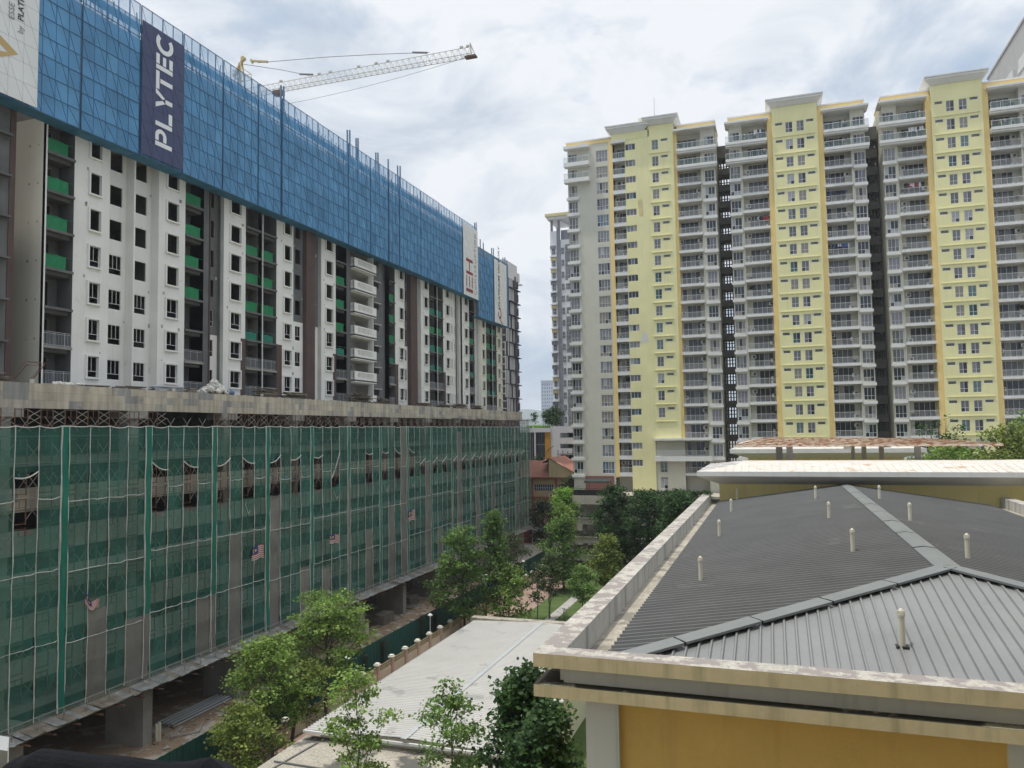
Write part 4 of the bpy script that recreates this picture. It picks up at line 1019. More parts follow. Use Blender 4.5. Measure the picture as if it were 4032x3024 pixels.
# small balconies + strip windows
holes = []; h2 = []
for k in range(NK):
    z = Fk(k); holes.append((-26.4, -24.7, z+.02, z+2.3)); wins.append((k, 'slider2', 1.7, 2.28, 2, 0, rg.randrange(0, 10), (-25.55, YB+1.6, z+.02), 0))
    h2.append((-24.45, -22.6, z+1.25, z+2.42)); wins.append((k, 'strip', 1.85, 1.17, 3, 0, rg.randrange(0, 10), (-23.5, YB-.3, z+1.25), 0))
    o = MB(); o.box(-26.85, -24.5, YB-.45, YB+1.5, z-.62, z); o = o.build('balcony', [TWHT], T1)
    c = bpy.data.objects.new('glass_railing' if k < 2 else 'railing', GLS if k < 2 else RLS); link(c, o, (-25.66, YB-.36, z))
    for q in range(rg.choice([0, 1, 1, 2])): inst('air_conditioner', acm, T1, (rg.choice([-26.4, -25.2]), YB+1.2, z+rg.choice([.1, 1.5])))
    w.box(-26.85, -24.5, YB+.0, YB+1.5, z-.3, z-.02, 2)
w.wall(PY(YB+1.5), (-26.85, -24.5), (zb, 76.9), holes, .12, 2, 2)
w.poly([(-26.85, YB, zb), (-26.85, YB+1.5, zb), (-26.85, YB+1.5, 77), (-26.85, YB, 77)], 2); w.poly([(-24.5, YB-.45, zb), (-24.5, YB+1.5, zb), (-24.5, YB+1.5, 77), (-24.5, YB-.45, 77)], 0)
w.wall(PY(YB-.45), (-24.5, -20.2), (zb, 78.0), h2, .16, 0, 0)
w.box(-27.0, -20.0, YB-.5, YB+.6, 76.7, 78.02, 0); w.box(-27.1, -24.4, YB-.8, YB, 76.2, 76.72, 3)
holes = []
for k in range(NK-3):
    z = Fk(k); holes += [(-19.5, -18.35, z+.7, z+2.5), (-17.9, -16.6, z+2.1, z+2.58)]
    wins.append((k, 'twin', 1.15, 1.8, 2, .36, rg.randrange(1, 10), (-18.92, YB-.4, z+.7), 0)); vents.append((k, 'slit', 1.3, .48, 1, 0, rg.choice([2, 5, 8]), (-17.25, YB-.4, z+2.1), 0))
    w.box(-20.0, -16.3, YB-.64, YB-.5, z-.02, z+.12, 0)
w.wall(PY(YB-.5), (-20.2, -15.6), (20.9, 78.9), holes, .16, 0, 0)
w.poly([(-15.6, YB-.5, 20.9), (-15.6, YB+.1, 20.9), (-15.6, YB+.1, 78.9), (-15.6, YB-.5, 78.9)], 0)
w.box(-15.6, -15.05, YB-.12, YB+2.2, 21, 77.3, 1)
cornice(w, -27.0, -20.9, YB-.45, 78.0, 78.8, 79.35)
cornice(w, -20.2, -15.6, YB-.6, 78.7, 79.45, 80.0)
w.box(-26.9, -15.7, YB, YB+7, 77, 79, 0)
w.box(-22.3, -18.3, YB+3, YB+7, 79.3, 81.6, 0); w.box(-22.4, -18.2, YB+2.9, YB+7.1, 81.6, 81.8, 3); w.box(-20.9, -20.3, YB+2.97, YB+3, 80.4, 80.9, 4)
# right wing
holes = []; hb = []
for k in range(NK):
    z = Fk(k); hb.append((-14.9, -11.7, z+.02, z+2.5)); wins.append((k, 'slider', 3.2, 2.48, 4, 0, rg.randrange(0, 10), (-13.3, YB+1.8, z+.02), 0))
    holes.append((-10.25, -8.55, z-.08, z+2.02)); wins.append((k, 'bay', 1.7, 2.1, 3, .34, rg.randrange(0, 10), (-9.4, YB+.1, z-.08), 0))
    w.box(-15.05, -10.9, YB+.02, YB+1.65, z-.3, z-.02, 2)
    if k < 2:
        o = MB(); o.box(-15.05, -8.0, YB-1.2, YB, z-.42, z); o.box(-15.0, -8.1, YB-1.0, YB, z-.75, z-.422); o = o.build('balcony', [TWHT], T1); c = bpy.data.objects.new('glass_railing', GL7); link(c, o, (-11.52, YB-1.1, z))
    elif k == 18:
        o = MB(); o.box(-20.2, -10.3, YB-1.7, YB+1.6, z-.9, z-.1); o = o.build('balcony', [TWHT], T1); c = bpy.data.objects.new('railing', RLW); link(c, o, (-15.3, YB-1.6, z-.1))
    else: balcony(T1, -15.05, -10.95, z, YB, 0, rail=RL4)
    if k > 1:
        o = MB(); o.box(-10.6, -8.2, YB-.5, YB, z-.75, z-.28); o.box(-10.5, -8.35, YB-.38, YB, z-.88, z-.752); o.build('window_ledge', [TWHT], T1)
    for q in range(rg.choice([1, 1, 2])): inst('air_conditioner', acm, T1, (rg.choice([-14.8, -11.5]), YB+1.35, z+rg.choice([.1, .85, 1.6])))
w.wall(PY(YB+1.65), (-15.05, -10.9), (zb, 76.8), hb, .15, 2, 2); w.box(-10.9, -10.7, YB-.05, YB+1.66, zb, 76.8, 2); w.wall(PY(YB), (-10.7, -8.3), (zb, 76.8), holes, .16, 2, 2)
w.box(-15.5, -8.1, YB-1.3, YB+2, 76.78, 77.1, 3); w.box(-15.0, -8.3, YB+.1, YB+8, 77.35, 78.1, 1); w.box(-15.4, -8.2, YB, YB+8.1, 78.102, 78.35, 3)
w.box(-20.3, -10.4, YB-1.9, YB+.5, 20.9, 21.3, 3)
w.wall(PY(YB-.2), (-20.2, -15.05), (zb, 20.9), [(-19.5, -18.2, 12.3, 14.3), (-19.5, -18.2, 15.2, 17.2)], .16, 2, 2)
for z in (12.3, 15.2): wins.append((40, 'twin', 1.3, 1.8, 2, .36, 5 if z > 13 else 3, (-18.85, YB-.1, z), 0))
w.box(-35.55, -8.3, YB+1.85, YB+18, 0, 77.2, 2); w.box(-35.55, -35.5, YB, YB+1.9, zb, 77.2, 2); w.box(-8.35, -8.3, YB, YB+1.9, zb, 77.2, 2)
w.box(-33.2, -28.0, YB-.35, YB-.02, 11.7, 14.5, 6)
w.build('wall', TM+[mat('brown_red_wall', (.20, .09, .075), .85, .1, .6)], T1)
place_windows(T1, wins, 'window'); place_windows(T1, vents, 'vent_window')
b = MB(); b.tube([(-19.6, YB+5, 81.7), (-19.6, YB+5, 86.3)], [.07, .04], 6); b.bar((-19.6, YB+5, 86), (-18.7, YB+5, 81.8), .015); b.build('mast', [GALV], T1)
# stains on the yellow wall
st = MB()
for (x0, x1, z0, z1) in ((-22.3, -21.3, 62.0, 65.3),): 
    st.poly([(x0+.2, YB-.457, z0), (x1, YB-.457, z0-.1), (x1-.1, YB-.457, z1-.6), (x0+.7, YB-.457, z1), (x0, YB-.457, z1-.4)])
st.build('paint_patch', [mat('faded_patch', (.60, .50, .26), .85, .1, 1)], T1)
st = MB(); st.poly([(-22.6, YB-.458, 38.6), (-20.9, YB-.458, 38.8), (-21.3, YB-.458, 40.2), (-21.9, YB-.458, 41.0), (-22.1, YB-.458, 39.9)]); st.build('paint_patch', [mat('grey_patch', (.60, .59, .55), .85, .05, 1)], T1)

# dark link bridges in the gaps
def link_bridge(x0, x1, lab, openings=True):
    b = MB(); 
    b.box(x0, x1, YB+4.6, YB+8.2, 72.75, 75.0)
    for k in range(1, 24):
        z = 73.4-3.07*k-.2
        if z < 0: break
        b.box(x0, x1, YB+5, YB+8, z-.45, z+.75 if openings else z+1.0)
        for q in range(5): x = x0+.1+(x1-x0-.2)*q/4; b.box(x-.12, x+.12, YB+6, YB+6.2, z+.7, z+2.7)
        for zz in (1.3, 2.0): b.box(x0, x1, YB+6.02, YB+6.16, z+zz, z+zz+.14)
    if not openings: b.box(x0, x1, YB+8.5, YB+8.7, 0, 75)
    o = b.build('link_bridge', [TGRY]); tag(o, lab, 'corridor block', 'dark corridor blocks in the gaps between yellow towers'); return o
link_bridge(-8.3, -6.15, 'dark corridor floors with sky showing through, between the first and second yellow towers')
link_bridge(16.35, 18.65, 'dark closed corridor floors between the second and third yellow towers', False)
for k in range(20):
    pass
# hanging laundry on balconies
def laundry(x, z, y, n, lab, seed, cols):
    g = random.Random(seed); b = MB(); b.bar((x-.1, y, z+.02), (x+.32*n, y, z+.02), .02, mi=1)
    for i in range(n):
        xx = x+.32*i; w_ = g.uniform(.2, .3); h = g.uniform(.45, .85); mi = g.choice(cols)
        b.poly([(xx, y, z), (xx+w_, y+.02, z), (xx+w_+.04, y-.03, z-h), (xx+w_*.5, y+.03, z-h-.04), (xx-.02, y-.02, z-h)], mi)
    o = b.build('laundry', CLOTH); tag(o, lab, 'laundry', 'washing hung on the tower balconies')
laundry(34.9, 72.1, YB+.6, 7, 'yellow shirt and dark washing on a glass balcony of the right-edge tower', 1, [3, 0, 1, 0, 0])
laundry(-1.6, 75.2, YB-.6, 5, 'pale and dark washing on the topmost left balcony of the middle tower', 2, [1, 0, 0])
laundry(10.4, 63.2, YB+.5, 9, 'dark washing on the fourth-row balcony of the middle tower', 3, [0, 0, 4, 0])
laundry(-1.5, 60.0, YB+.5, 8, 'dark washing on a left balcony of the middle tower, five rows down', 4, [0, 0, 2, 1])
laundry(22.8, 72.2, YB-.5, 7, 'white and dark washing on the second-row left balcony of the right tower', 5, [1, 0, 1])
laundry(22.5, 63.1, YB+.5, 6, 'pale pink and white washing on a left balcony of the right tower', 6, [1, 2, 1])
laundry(10.4, 54.0, YB+.5, 9, 'blue and white washing low on the right balcony of the middle tower', 7, [4, 1, 0])

# T1 parking podium with planter ledges, terrace
POD = mat('podium_beige', (.40, .36, .30), .88, .1, .5, streak=.35)
PP = thing('parking_podium', 'beige multi-level parking podium with planter ledges at the foot of the leftmost yellow tower', 'parking podium', (-22, 135, 0))
b = MB(); b.box(-34, 12, 131.5, 139.4, 11.3, 11.7); b.box(-33.4, -27.4, 130.0, 131.5, 10.25, 11.75)
for (z0, z1) in ((6.9, 7.9), (3.7, 4.7), (.75, 1.65)): b.box(-34.6+.0*z0, 12, 129.6, 130, z0, z1); b.box(-34.6, 12, 130, 139, z0+.1, z0+.35); b.box(-34.7, 12, 129.4, 130.15, z1, z1+.12)
b.build('ledge', [POD], PP)
b = MB(); b.box(-28, 12, 133.4, 133.7, 0, 11.3); b.build('wall', [DCONC], PP)
for x in (-31.6, -27.9, -24, -20, -16, -12): b = MB(); b.box(x-.35, x+.35, 131.2, 131.9, -.0, 11.3); b.build('column', [POD], PP)
b = MB(); b.box(-34, -27.6, 132.2, 132.5, 1.6, 3.0); b.box(-34, -27.6, 132.2, 132.5, 4.8, 5.4); b.build('wall', [POD], PP)
BLK = mat('black_metal', (.025, .025, .028), .5, .1, 1)
TR = thing('terrace_railing', 'black metal railing round the raised terrace under the brown wall', 'railing', (-30, 130.6, 11.75))
b = MB()
for z in (12.0, 12.4, 12.95): b.bar((-33.3, 130.1, z), (-27.4, 130.1, z), .05, .05); b.bar((-33.3, 130.1, z), (-33.3, 136, z), .05, .05)
for k in range(9): b.bar((-33.3+.74*k, 130.1, 11.75), (-33.3+.74*k, 130.1, 12.95), .05)
b.box(-33.2, -27.5, 130.16, 130.2, 11.76, 12.7); b.build('rails', [BLK], TR)
CNP = thing('garden_canopy', 'dark fabric canopy frame on the raised terrace in front of the brown wall', 'canopy', (-30, 135, 11.7))
b = MB()
for x in (-31.8, -27.9):
    for y in (133.8, 136.2): b.bar((x, y, 11.7), (x, y, 14.0), .08)
b.build('frame', [BLK], CNP)
b = MB(); b.poly([(-32.1, 133.4, 13.95), (-27.6, 133.4, 13.95), (-27.6, 136.5, 14.25), (-32.1, 136.5, 14.25)]); b.poly([(-32.1, 133.4, 13.7), (-27.6, 133.4, 13.7), (-27.6, 133.4, 13.95), (-32.1, 133.4, 13.95)]); b.build('cover', [mat('dark_awning', (.03, .045, .04), .8, .2, 1)], CNP)

# ================================================================== far buildings
# grey stepped tower top right
GT = thing('grey_slab_tower', 'tall plain grey tower side rising behind the right-edge yellow tower', 'building', (60, 190, 0))
b = MB(); b.poly([(49.6, 200, 0), (49.6, 150, 0), (49.6, 150, 102.8), (49.6, 200, 102.8)]); b.box(49.61, 75, 150, 200, 0, 102.6); b.box(49.4, 75, 150, 200.3, 102.6, 103.1); b.build('wall', [mat('pale_grey_wall', (.40, .39, .38), .85, .06, .3, streak=.2)], GT)
b = MB()
for y0, y1 in ((180, 186), (158, 176)):
    b.box(49.1, 49.6, y0, y1, 30, 96)
    for k in range(22): b.box(48.9, 49.1, y0, y1, 30+3*k, 31.1+3*k)
b.build('window_band', [mat('pale_white_bay', (.58, .57, .56), .8, .06, .4)], GT)

# grey/white/yellow far tower
FT = thing('far_grey_tower', 'slim grey and white tower with yellow roof frame, left of the yellow towers', 'apartment tower', (-46, 186, 24))
FG = mat('far_grey_paint', (.22, .225, .25), .85, .06, .4); FWm = mat('far_white_paint', (.66, .67, .69), .85, .04, .4); FY = mat('far_yellow_paint', (.60, .52, .26), .85, .05, .4); FD = mat('far_window', (.07, .08, .095), .3, .3, 1.0)
b = MB(); x0 = -50.4; yf = 180
b.box(x0, -36, yf, yf+12, 24, 69.5, 1)
nf = 15; fh = 2.95
b.box(x0+1.55, x0+2.5, yf-.15, yf, 24, 72.6, 0); b.box(x0-.1, x0+1.55, yf-.1, yf, 66.5, 71.8, 1); b.box(x0+2.5, -36, yf+.5, yf+1, 69.5, 72.0, 0)
rgf = random.Random(5)
for k in range(nf):
    z = 24+fh*k+.2
    grp = (k//3) % 2
    lf = [0, 0, 2, 2, 0, 0, 0, 2, 2, 2, 0, 0, 2, 2, 0][k]
    b.box(x0-.12 if lf == 0 else x0-.02, x0+1.3, yf-.25, yf, z+1.9, z+fh-.25, lf); b.box(x0-.2, x0+1.4, yf-.6, yf, z-.16, z, 1)
    for q in (3.7, 4.5): pass
    g = 0 if (k % 6) < 3 else 1
    b.box(x0+3.6, x0+5.0, yf-.08, yf, z-.2, z+fh-.202, g)
    b.box(x0+5.4, -36, yf-.9, yf, z-.12, z+.14, 1)
b.box(x0+5.1, x0+5.35, yf-.5, yf, 24, 69.4, 1)
b.build('wall', [FG, FWm, FY], FT)
for k in range(nf):
    z = 24+fh*k+.2
    for (a, c) in ((.35, 1.15), (2.65, 3.35), (3.75, 4.75), (5.6, 7.0)):
        o = MB(); o.box(x0+a, x0+c, yf-.12, yf-.02, z+.55, z+2.0, 0)
        n = 2 if c-a < .9 else 3
        for i in range(n+1): xx = x0+a+(c-a)*i/n; o.box(xx-.03, xx+.03, yf-.15, yf-.12, z+.55, z+2.0, 1)
        o.box(x0+a, x0+c, yf-.15, yf-.121, z+1.1, z+1.16, 1); o.build('window', [FD, FWm], FT)
b = MB(); b.box(x0-1.0, -36, yf-1.4, yf+8, 75.2, 75.9, 2); b.box(x0-.6, -36, yf-1.0, yf+8, 74.6, 75.2, 1)
for x in (x0+.2, x0+2.0, x0+6): b.box(x-.25, x+.25, yf+.2, yf+.7, 69.5, 74.7, 0)
for i in range(4): b.bar((x0+2+i*3, yf-.5, 74.6), (x0+4+i*3, yf+7, 74.4), .3, .3, 1)
b.build('roof_frame', [FG, FWm, FY], FT)
# white open car park + dark glass wing below the far tower
WC = thing('white_car_park', 'white open-deck car park with a dark glazed wing and an orange stripe', 'car park', (-44, 176, 0))
b = MB(); yf = 172
b.box(-49.0, -46.8, yf, yf+10, 0, 23.9, 0); b.box(-46.8, -37, yf-.1, yf, 22.4, 23.9, 0); b.box(-57, -37, yf+.5, yf+12, 23.1, 23.6, 0)
for k in range(8): b.box(-46.8, -37, yf-.15, yf+.1, 19.9-2.45*k, 21.3-2.45*k, 0); b.box(-46.8, -37, yf, yf+9, 19.8-2.45*k, 20.0-2.45*k, 0)
for x in (-43.5, -40.4): b.box(x-.25, x+.25, yf+1, yf+1.5, 0, 23, 0)
b.box(-46.8, -37, yf+8, yf+8.3, 0, 22.4, 1); b.build('deck', [FWm, mat('far_rear_wall', (.13, .13, .14), .9, .1, 1)], WC)  # rear wall in an even dark grey
b = MB(); b.box(-57, -50.4, yf, yf+6, 0, 22.9, 0); b.box(-52.95, -52.6, yf-.2, yf+.1, 0, 23, 1); b.box(-57, -49, yf-.25, yf, 22.6, 23.5, 1)
for k in range(7): b.box(-52.5, -50.4, yf-.06, yf, 1.6+3*k, 1.9+3*k, 2)
for k in range(5): b.box(-52.1+.42*k, -52.06+.42*k, yf-.06, yf, 0, 22.6, 2)
b.build('glass_wing', [mat('dark_glass_wall', (.045, .05, .06), .25, .2, .8), FWm, mat('mullion_grey', (.16, .16, .17), .6, .1, 1)], WC)
b = MB(); b.box(-50.4, -49.0, yf-.08, yf, 14.5, 22.6); b.build('stripe', [mat('orange_stripe', (.50, .26, .05), .7, .08, .6)], WC)
# steel skeleton in front of car park
b = MB(); 
for k in range(7): x = -46.5+1.15*k; b.bar((x, 169, 5), (x, 169, 18.5-.3*(k % 3)+.2*k), .14)
for z in (13.4, 15.7, 17.6): b.bar((-46.5, 169, z), (-39, 169, z+.3), .12)
for k in range(4): b.bar((-51.5+.7*k, 169, 8), (-51.5+.7*k, 169, 16.2), .1)
for z in (12.5, 14.2, 15.9): b.bar((-52, 169, z), (-48.8, 169, z), .1)
b.bar((-52, 169, 16), (-47.5, 169, 19.5), .12)
o = b.build('steel_skeleton', [mat('dark_steel', (.07, .065, .06), .7, .2, 1)]); tag(o, 'rusty dark steel skeleton standing in front of the white car park', 'steel frame')
# pale distant tower
b = MB(); y = 600; xL, xR = -178.5, -160; zt_ = 62.7
b.box(xL, xR, y, y+20, 0, zt_, 0); b.box(xL+8, xR, y-.8, y, 0, zt_-1.5, 0); b.box(xL, xR, y-.5, y+20, zt_, zt_+1, 0)
o = thing('distant_tower', 'pale blue-white tower with a regular grid of tiny windows, far away behind the grey tower', 'apartment tower', (-170, 600, 0)); b.build('wall', [mat('distant_white', (.46, .51, .58), .9, .04, .1)], o)
b = MB()
for k in range(21):
    for i in range(9): xx = xL+1+2.0*i; b.box(xx, xx+.95, y-.9 if xx > xL+7.5 else y-.1, y, 1.5+2.9*k, 3.0+2.9*k)
b.build('window_grid', [mat('distant_window', (.20, .24, .30), .6, .1, .4)], o)['kind'] = 'stuff'
# dark navy block past the unfinished tower
NB = thing('navy_block', 'dark navy apartment block with white vertical strips beyond the blue screens', 'building', (-56, 154, 0))
NV = mat('navy_wall', (.045, .042, .06), .8, .12, .5); b = MB(); yf = 148.6; xf = -52.0
b.box(-66, xf-.4, yf, 159.6, 0, 55.5, 0); b.box(-66, xf-.2, 150.5, 158.6, 55.5, 59.0, 1); b.box(-66, xf, 158.6, 159.8, 55.5, 57.5, 1); b.box(-66, xf+.5, 159.5, 160.4, 55.0, 55.2, 1)
rgn = random.Random(3)
for k in range(10):
    z = 27+2.95*k
    b.box(xf-.4, xf+.15, 153, 159.7, z-.12, z+.05, 0); b.box(xf-.4, xf+.22, 157.6, 159.8, z-.1, z+.03, 0)
    for q, y in enumerate((150.2, 151.2, 152.2, 153.4, 154.3, 155.2, 156.1, 158.7)):
        if (k+q) % 5 != 0: b.box(xf-.4, xf-.3, y, y+.5, z+.05, z+2.83, 1)
    b.box(xf-.4, xf-.05, 157.0, 157.5, z+.3, z+2.5, 0)
    b.box(xf-.4, xf+.1, 156.7, 156.9, z, z+2.8, 2); b.box(xf-.4, xf+.1, 158.2, 158.5, z+.4, z+2.0, 2)
b.build('wall', [NV, mat('navy_block_white', (.62, .61, .62), .8, .05, .5), mat('navy_block_grey', (.16, .15, .17), .8, .2, 1)], NB)
# school building
SB = thing('school_building', 'cream and terracotta two-storey school building with a red tiled roof and a cream gable', 'building', (-44, 160, 0))
TILE = mat('red_roof_tile', (.33, .145, .10), .85, .15, .8, streak=.3, scol=(.14, .10, .09)); TER = mat('terracotta_paint', (.34, .12, .07), .85, .08, .6); SCR = mat('school_cream', (.60, .48, .28), .85, .06, .5, streak=.3, scol=(.3, .24, .16))
yf = 155; b = MB()
b.box(-52, -36, yf, yf+9, 2, 13.3, 0)
for x in (-48.35, -43.1, -37.9): b.box(x-.22, x+.22, yf-.5, yf, 2, 13.2, 1)
for z in (5.9, 9.6): b.box(-52, -36, yf-.5, yf, z-.9, z-.35, 1)
b.box(-52, -36, yf-.9, yf, 13.0, 13.35, 1); b.build('wall', [SCR, TER], SB)
b = MB(); b.poly([(-52, yf-1.2, 13.3), (-44.4, yf-1.2, 13.3), (-44.4, yf+4.5, 16.6), (-52, yf+4.5, 16.6)]); b.poly([(-52, yf+9, 13.3), (-44.4, yf+9, 13.3), (-44.4, yf+4.5, 16.6), (-52, yf+4.5, 16.6)])
b.poly([(-44.3, yf-1.3, 17.4), (-36.8, yf-1.3, 13.2), (-36.8, yf+11, 13.2), (-44.3, yf+11, 17.4)]); b.poly([(-44.4, yf-1.0, 17.3), (-46, yf-1.0, 16.2), (-46, yf+11, 16.2), (-44.4, yf+11, 17.3)]); b.build('roof', [TILE], SB)
b = MB(); b.poly([(-44.4, yf-1.0, 13.35), (-37.2, yf-1.0, 13.35), (-44.4, yf-1.0, 17.3)]); b.build('gable', [SCR], SB)
for z, xs in ((10.5, ((-47.9, -43.7), (-42.7, -38.4))), (6.4, ((-48.0, -46.0), (-45.4, -43.5), (-42.7, -40.4)))):
    for a, c in xs:
        o = MB(); o.box(a, c, yf-.06, yf, z, z+1.3, 0); n = int((c-a)/.42)
        for i in range(n+1): xx = a+(c-a)*i/n; o.box(xx-.04, xx+.04, yf-.1, yf-.06, z, z+1.3, 1)
        o.box(a, c, yf-.1, yf-.061, z+.55, z+.62, 1); o.build('window', [FD, FWm], SB)
for x in (-44.2, -42.5): inst('air_conditioner', acm, SB, (x, yf-.55, 9.3))
# second roof further
b = MB(); b.box(-50, -34, 164, 176, 0, 13.5); b.poly([(-50, 163, 13.5), (-34, 163, 13.5), (-34, 169, 16.4), (-50, 169, 16.4)]); o = b.build('rear_roof', [mat('faded_tile', (.40, .27, .21), .9, .2, .8)]); tag(o, 'low building with a faded pinkish roof behind the school gable', 'building')
# ================================================================== clubhouse roof in the foreground
CH = thing('clubhouse', 'near low clubhouse with orange walls, stained cream parapets and a dark ribbed metal hip roof', 'building', (4, 31, 0))
PCAP = mat('weathered_parapet_top', (.46, .43, .375), .92, .12, 1.2, patch=(.25, .222, .205), pscale=2.6, pth=.47, fine=.3, bump=.3, bscale=14)
PCRM = mat('cream_fascia', (.62, .505, .29), .85, .08, .5, sth=.49, streak=.6, scol=(.16, .125, .07), fine=.08)
PWHT = mat('stained_white_render', (.50, .48, .43), .9, .1, .6, sth=.50, streak=.8, scol=(.10, .10, .085), fine=.1)
PGRY = mat('grey_render_band', (.74, .69, .58), .88, .08, .6, streak=.3, scol=(.2, .18, .14))
ORNG = mat('ochre_paint', (.80, .50, .14), .85, .08, .5, streak=.22, scol=(.3, .18, .06), fine=.04, bump=.1, bscale=20)
CCOL = mat('column_paint', (.70, .67, .58), .88, .05, .5, streak=.1)
GUT = mat('gutter_concrete', (.38, .345, .28), .92, .2, 1.0, patch=(.20, .18, .15), pscale=1.3, pth=.52, fine=.3)
MOSS = mat('black_algae_ledge', (.30, .27, .19), .95, .2, 1.0, patch=(.035, .032, .022), pscale=.9, pth=.40, fine=.3)
x0, x1, y0, y1, zt_ = -4.25, 12.0, 13.5, 48.4, 19.0
b = MB()
# parapet ring: top caps, inner and outer faces
def ring(b, xa, xb, ya, yb, t, z0, z1, mt, mo, mi):
    for (a, c, d, e) in ((xa, xb, ya, ya+t), (xa, xa+t, ya+t, yb), (xb-t, xb, ya+t, yb)):
        b.poly([(a, d, z1), (c, d, z1), (c, e, z1), (a, e, z1)], mt); b.poly([(a, d, z0), (c, d, z0), (c, e, z0), (a, e, z0)], mo)
    b.poly([(xa, ya, z0), (xb, ya, z0), (xb, ya, z1), (xa, ya, z1)], mo); b.poly([(xa, ya, z0), (xa, yb, z0), (xa, yb, z1), (xa, ya, z1)], mo); b.poly([(xb, ya, z0), (xb, yb, z0), (xb, yb, z1), (xb, ya, z1)], mo)
    zi = z0-.4
    b.poly([(xa+t, ya+t, zi), (xb-t, ya+t, zi), (xb-t, ya+t, z1), (xa+t, ya+t, z1)], mi); b.poly([(xa+t, ya+t, zi), (xa+t, yb, zi), (xa+t, yb, z1), (xa+t, ya+t, z1)], mi); b.poly([(xb-t, ya+t, zi), (xb-t, yb, zi), (xb-t, yb, z1), (xb-t, ya+t, z1)], mi)
ring(b, x0, x1, y0, y1, .5, 18.76, 19.0, 0, 1, 2)
b.build('parapet', [PCAP, PCRM, PWHT], CH)
b = MB(); b.box(x0+.5, x1-.5, y0+.24, y0+.36, 18.452, 18.755, 0); b.box(x0+.4, x0+.48, y0+.36, y1, 18.452, 18.755, 0); b.box(x1-.48, x1-.4, y0+.36, y1, 18.452, 18.755, 0); b.build('parapet_wall', [PGRY], CH)
b = MB(); b.box(x0, x1, y0, y1, 18.24, 18.45, 0); b.poly([(x0, y0, 18.454), (x1, y0, 18.454), (x1, y0+.45, 18.454), (x0, y0+.45, 18.454)], 1); b.poly([(x0, y0+.45, 18.454), (x0+.52, y0+.45, 18.454), (x0+.52, y1, 18.454), (x0, y1, 18.454)], 1); b.build('ledge', [PCRM, MOSS], CH)
b = MB()
b.wall(lambda u, z, d: (u, y0+.62+d, z), (-2.85, 3.28), (8, 18.24), [], .1, 0); b.wall(lambda u, z, d: (x0+.95+d, u, z), (y0+1.2, y1), (0, 18.24), [], .1, 0)
b.poly([(-2.85, y0+.62, 0), (3.28, y0+.62, 0), (3.28, y0+.62, 8), (-2.85, y0+.62, 8)], 0); b.poly([(3.9, y0+.62, 0), (11, y0+.62, 0), (11, y0+.62, 18.24), (3.9, y0+.62, 18.24)], 0)
b.build('wall', [ORNG], CH)
for a, c in ((-3.42, -2.82), (3.27, 3.92)):
    b = MB(); b.box(a, c, y0+.5, y0+1.1, 0, 18.24); b.build('column', [CCOL], CH)
b = MB(); pts = [(1.55, 17.0), (1.72, 17.12), (1.9, 17.1), (2.0, 17.2), (2.12, 17.14), (2.1, 16.9), (2.18, 16.7), (2.05, 16.5), (1.6, 16.5), (1.5, 16.75)]
b.poly([(x, y0+.612, z) for x, z in pts]); b.build('bare_plaster_patch', [mat('bare_plaster', (.42, .40, .35), .9, .15, 3)], CH)
b = MB(); b.box(1.78, 1.92, y0+.5, y0+.615, 17.0, 17.08); b.tube([(1.8, y0+.56, 17.0), (1.8, y0+.56, 16.4)], .012, 5); b.build('bracket', [mat('old_bracket', (.22, .2, .16), .8, .2, 2)], CH)
b = MB(); b.box(-2.87, -2.85, y0+.5, y0+.64, 8, 18.24); b.build('trim', [mat('green_yellow_trim', (.42, .42, .2), .8, .1, 1)], CH)
# gutter floor and roof planes
b = MB(); b.poly([(x0+.5, y0+.5, 18.475), (x1-.5, y0+.5, 18.475), (x1-.5, y1, 18.475), (x0+.5, y1, 18.475)]); b.build('gutter', [GUT], CH)
RMET = mat('roof_sheet_shaded', (.095, .095, .093), .40, .12, .7, metal=.0, spec=.5, fine=.06, patch=(.14, .135, .13), pscale=.5, pth=.62)  # side slopes: same sheet as the hip, shading put into a darker colour
RMET2 = mat('roof_sheet_lit', (.21, .21, .205), .45, .10, .5, metal=.1, spec=.45, fine=.05, streak=.0)  # front hip: same sheet, brighter light put into a paler colour
RFLA = mat('ridge_flashing', (.20, .21, .205), .4, .1, .8, metal=.3, spec=.5)
EX0, EX1, EY0, EZ = -3.25, 11.0, 14.55, 18.52
RX, RY, RZ = 3.77, 20.6, 19.60
ex = (RX, RY, RZ); far = (RX, y1, RZ)
def rib(b, p, q, mi=0, w=.055, h=.034):
    p = Vector(p); q = Vector(q); d = (q-p).normalized(); sd_ = d.cross(Vector((0, 0, 1))).normalized(); n = sd_.cross(d).normalized()
    if n.z < 0: n = -n
    b.prism([-sd_*w*.5, -sd_*w*.22+n*h, sd_*w*.22+n*h, sd_*w*.5], p, q, mi)
for side in (0, 1):
    b = MB(); ex0 = EX0 if side == 0 else EX1
    b.poly([(ex0, EY0, EZ), (ex0, y1, EZ), far, ex])
    y = EY0+.05
    while y < y1-.02:
        if y < RY:
            t_ = (y-EY0)/(RY-EY0); top = (ex0+(RX-ex0)*t_, y, EZ+(RZ-EZ)*t_)
        else: top = (RX, y, RZ)
        rib(b, (ex0-.03*(1 if side == 0 else -1), y, EZ), top, 0, .14, .078); y += .30
    b.build('roof_slope', [RMET], CH)
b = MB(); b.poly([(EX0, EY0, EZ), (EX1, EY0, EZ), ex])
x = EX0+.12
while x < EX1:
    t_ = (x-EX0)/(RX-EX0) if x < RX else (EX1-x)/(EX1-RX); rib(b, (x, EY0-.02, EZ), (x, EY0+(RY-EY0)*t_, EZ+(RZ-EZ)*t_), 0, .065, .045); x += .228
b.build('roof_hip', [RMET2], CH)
b = MB()
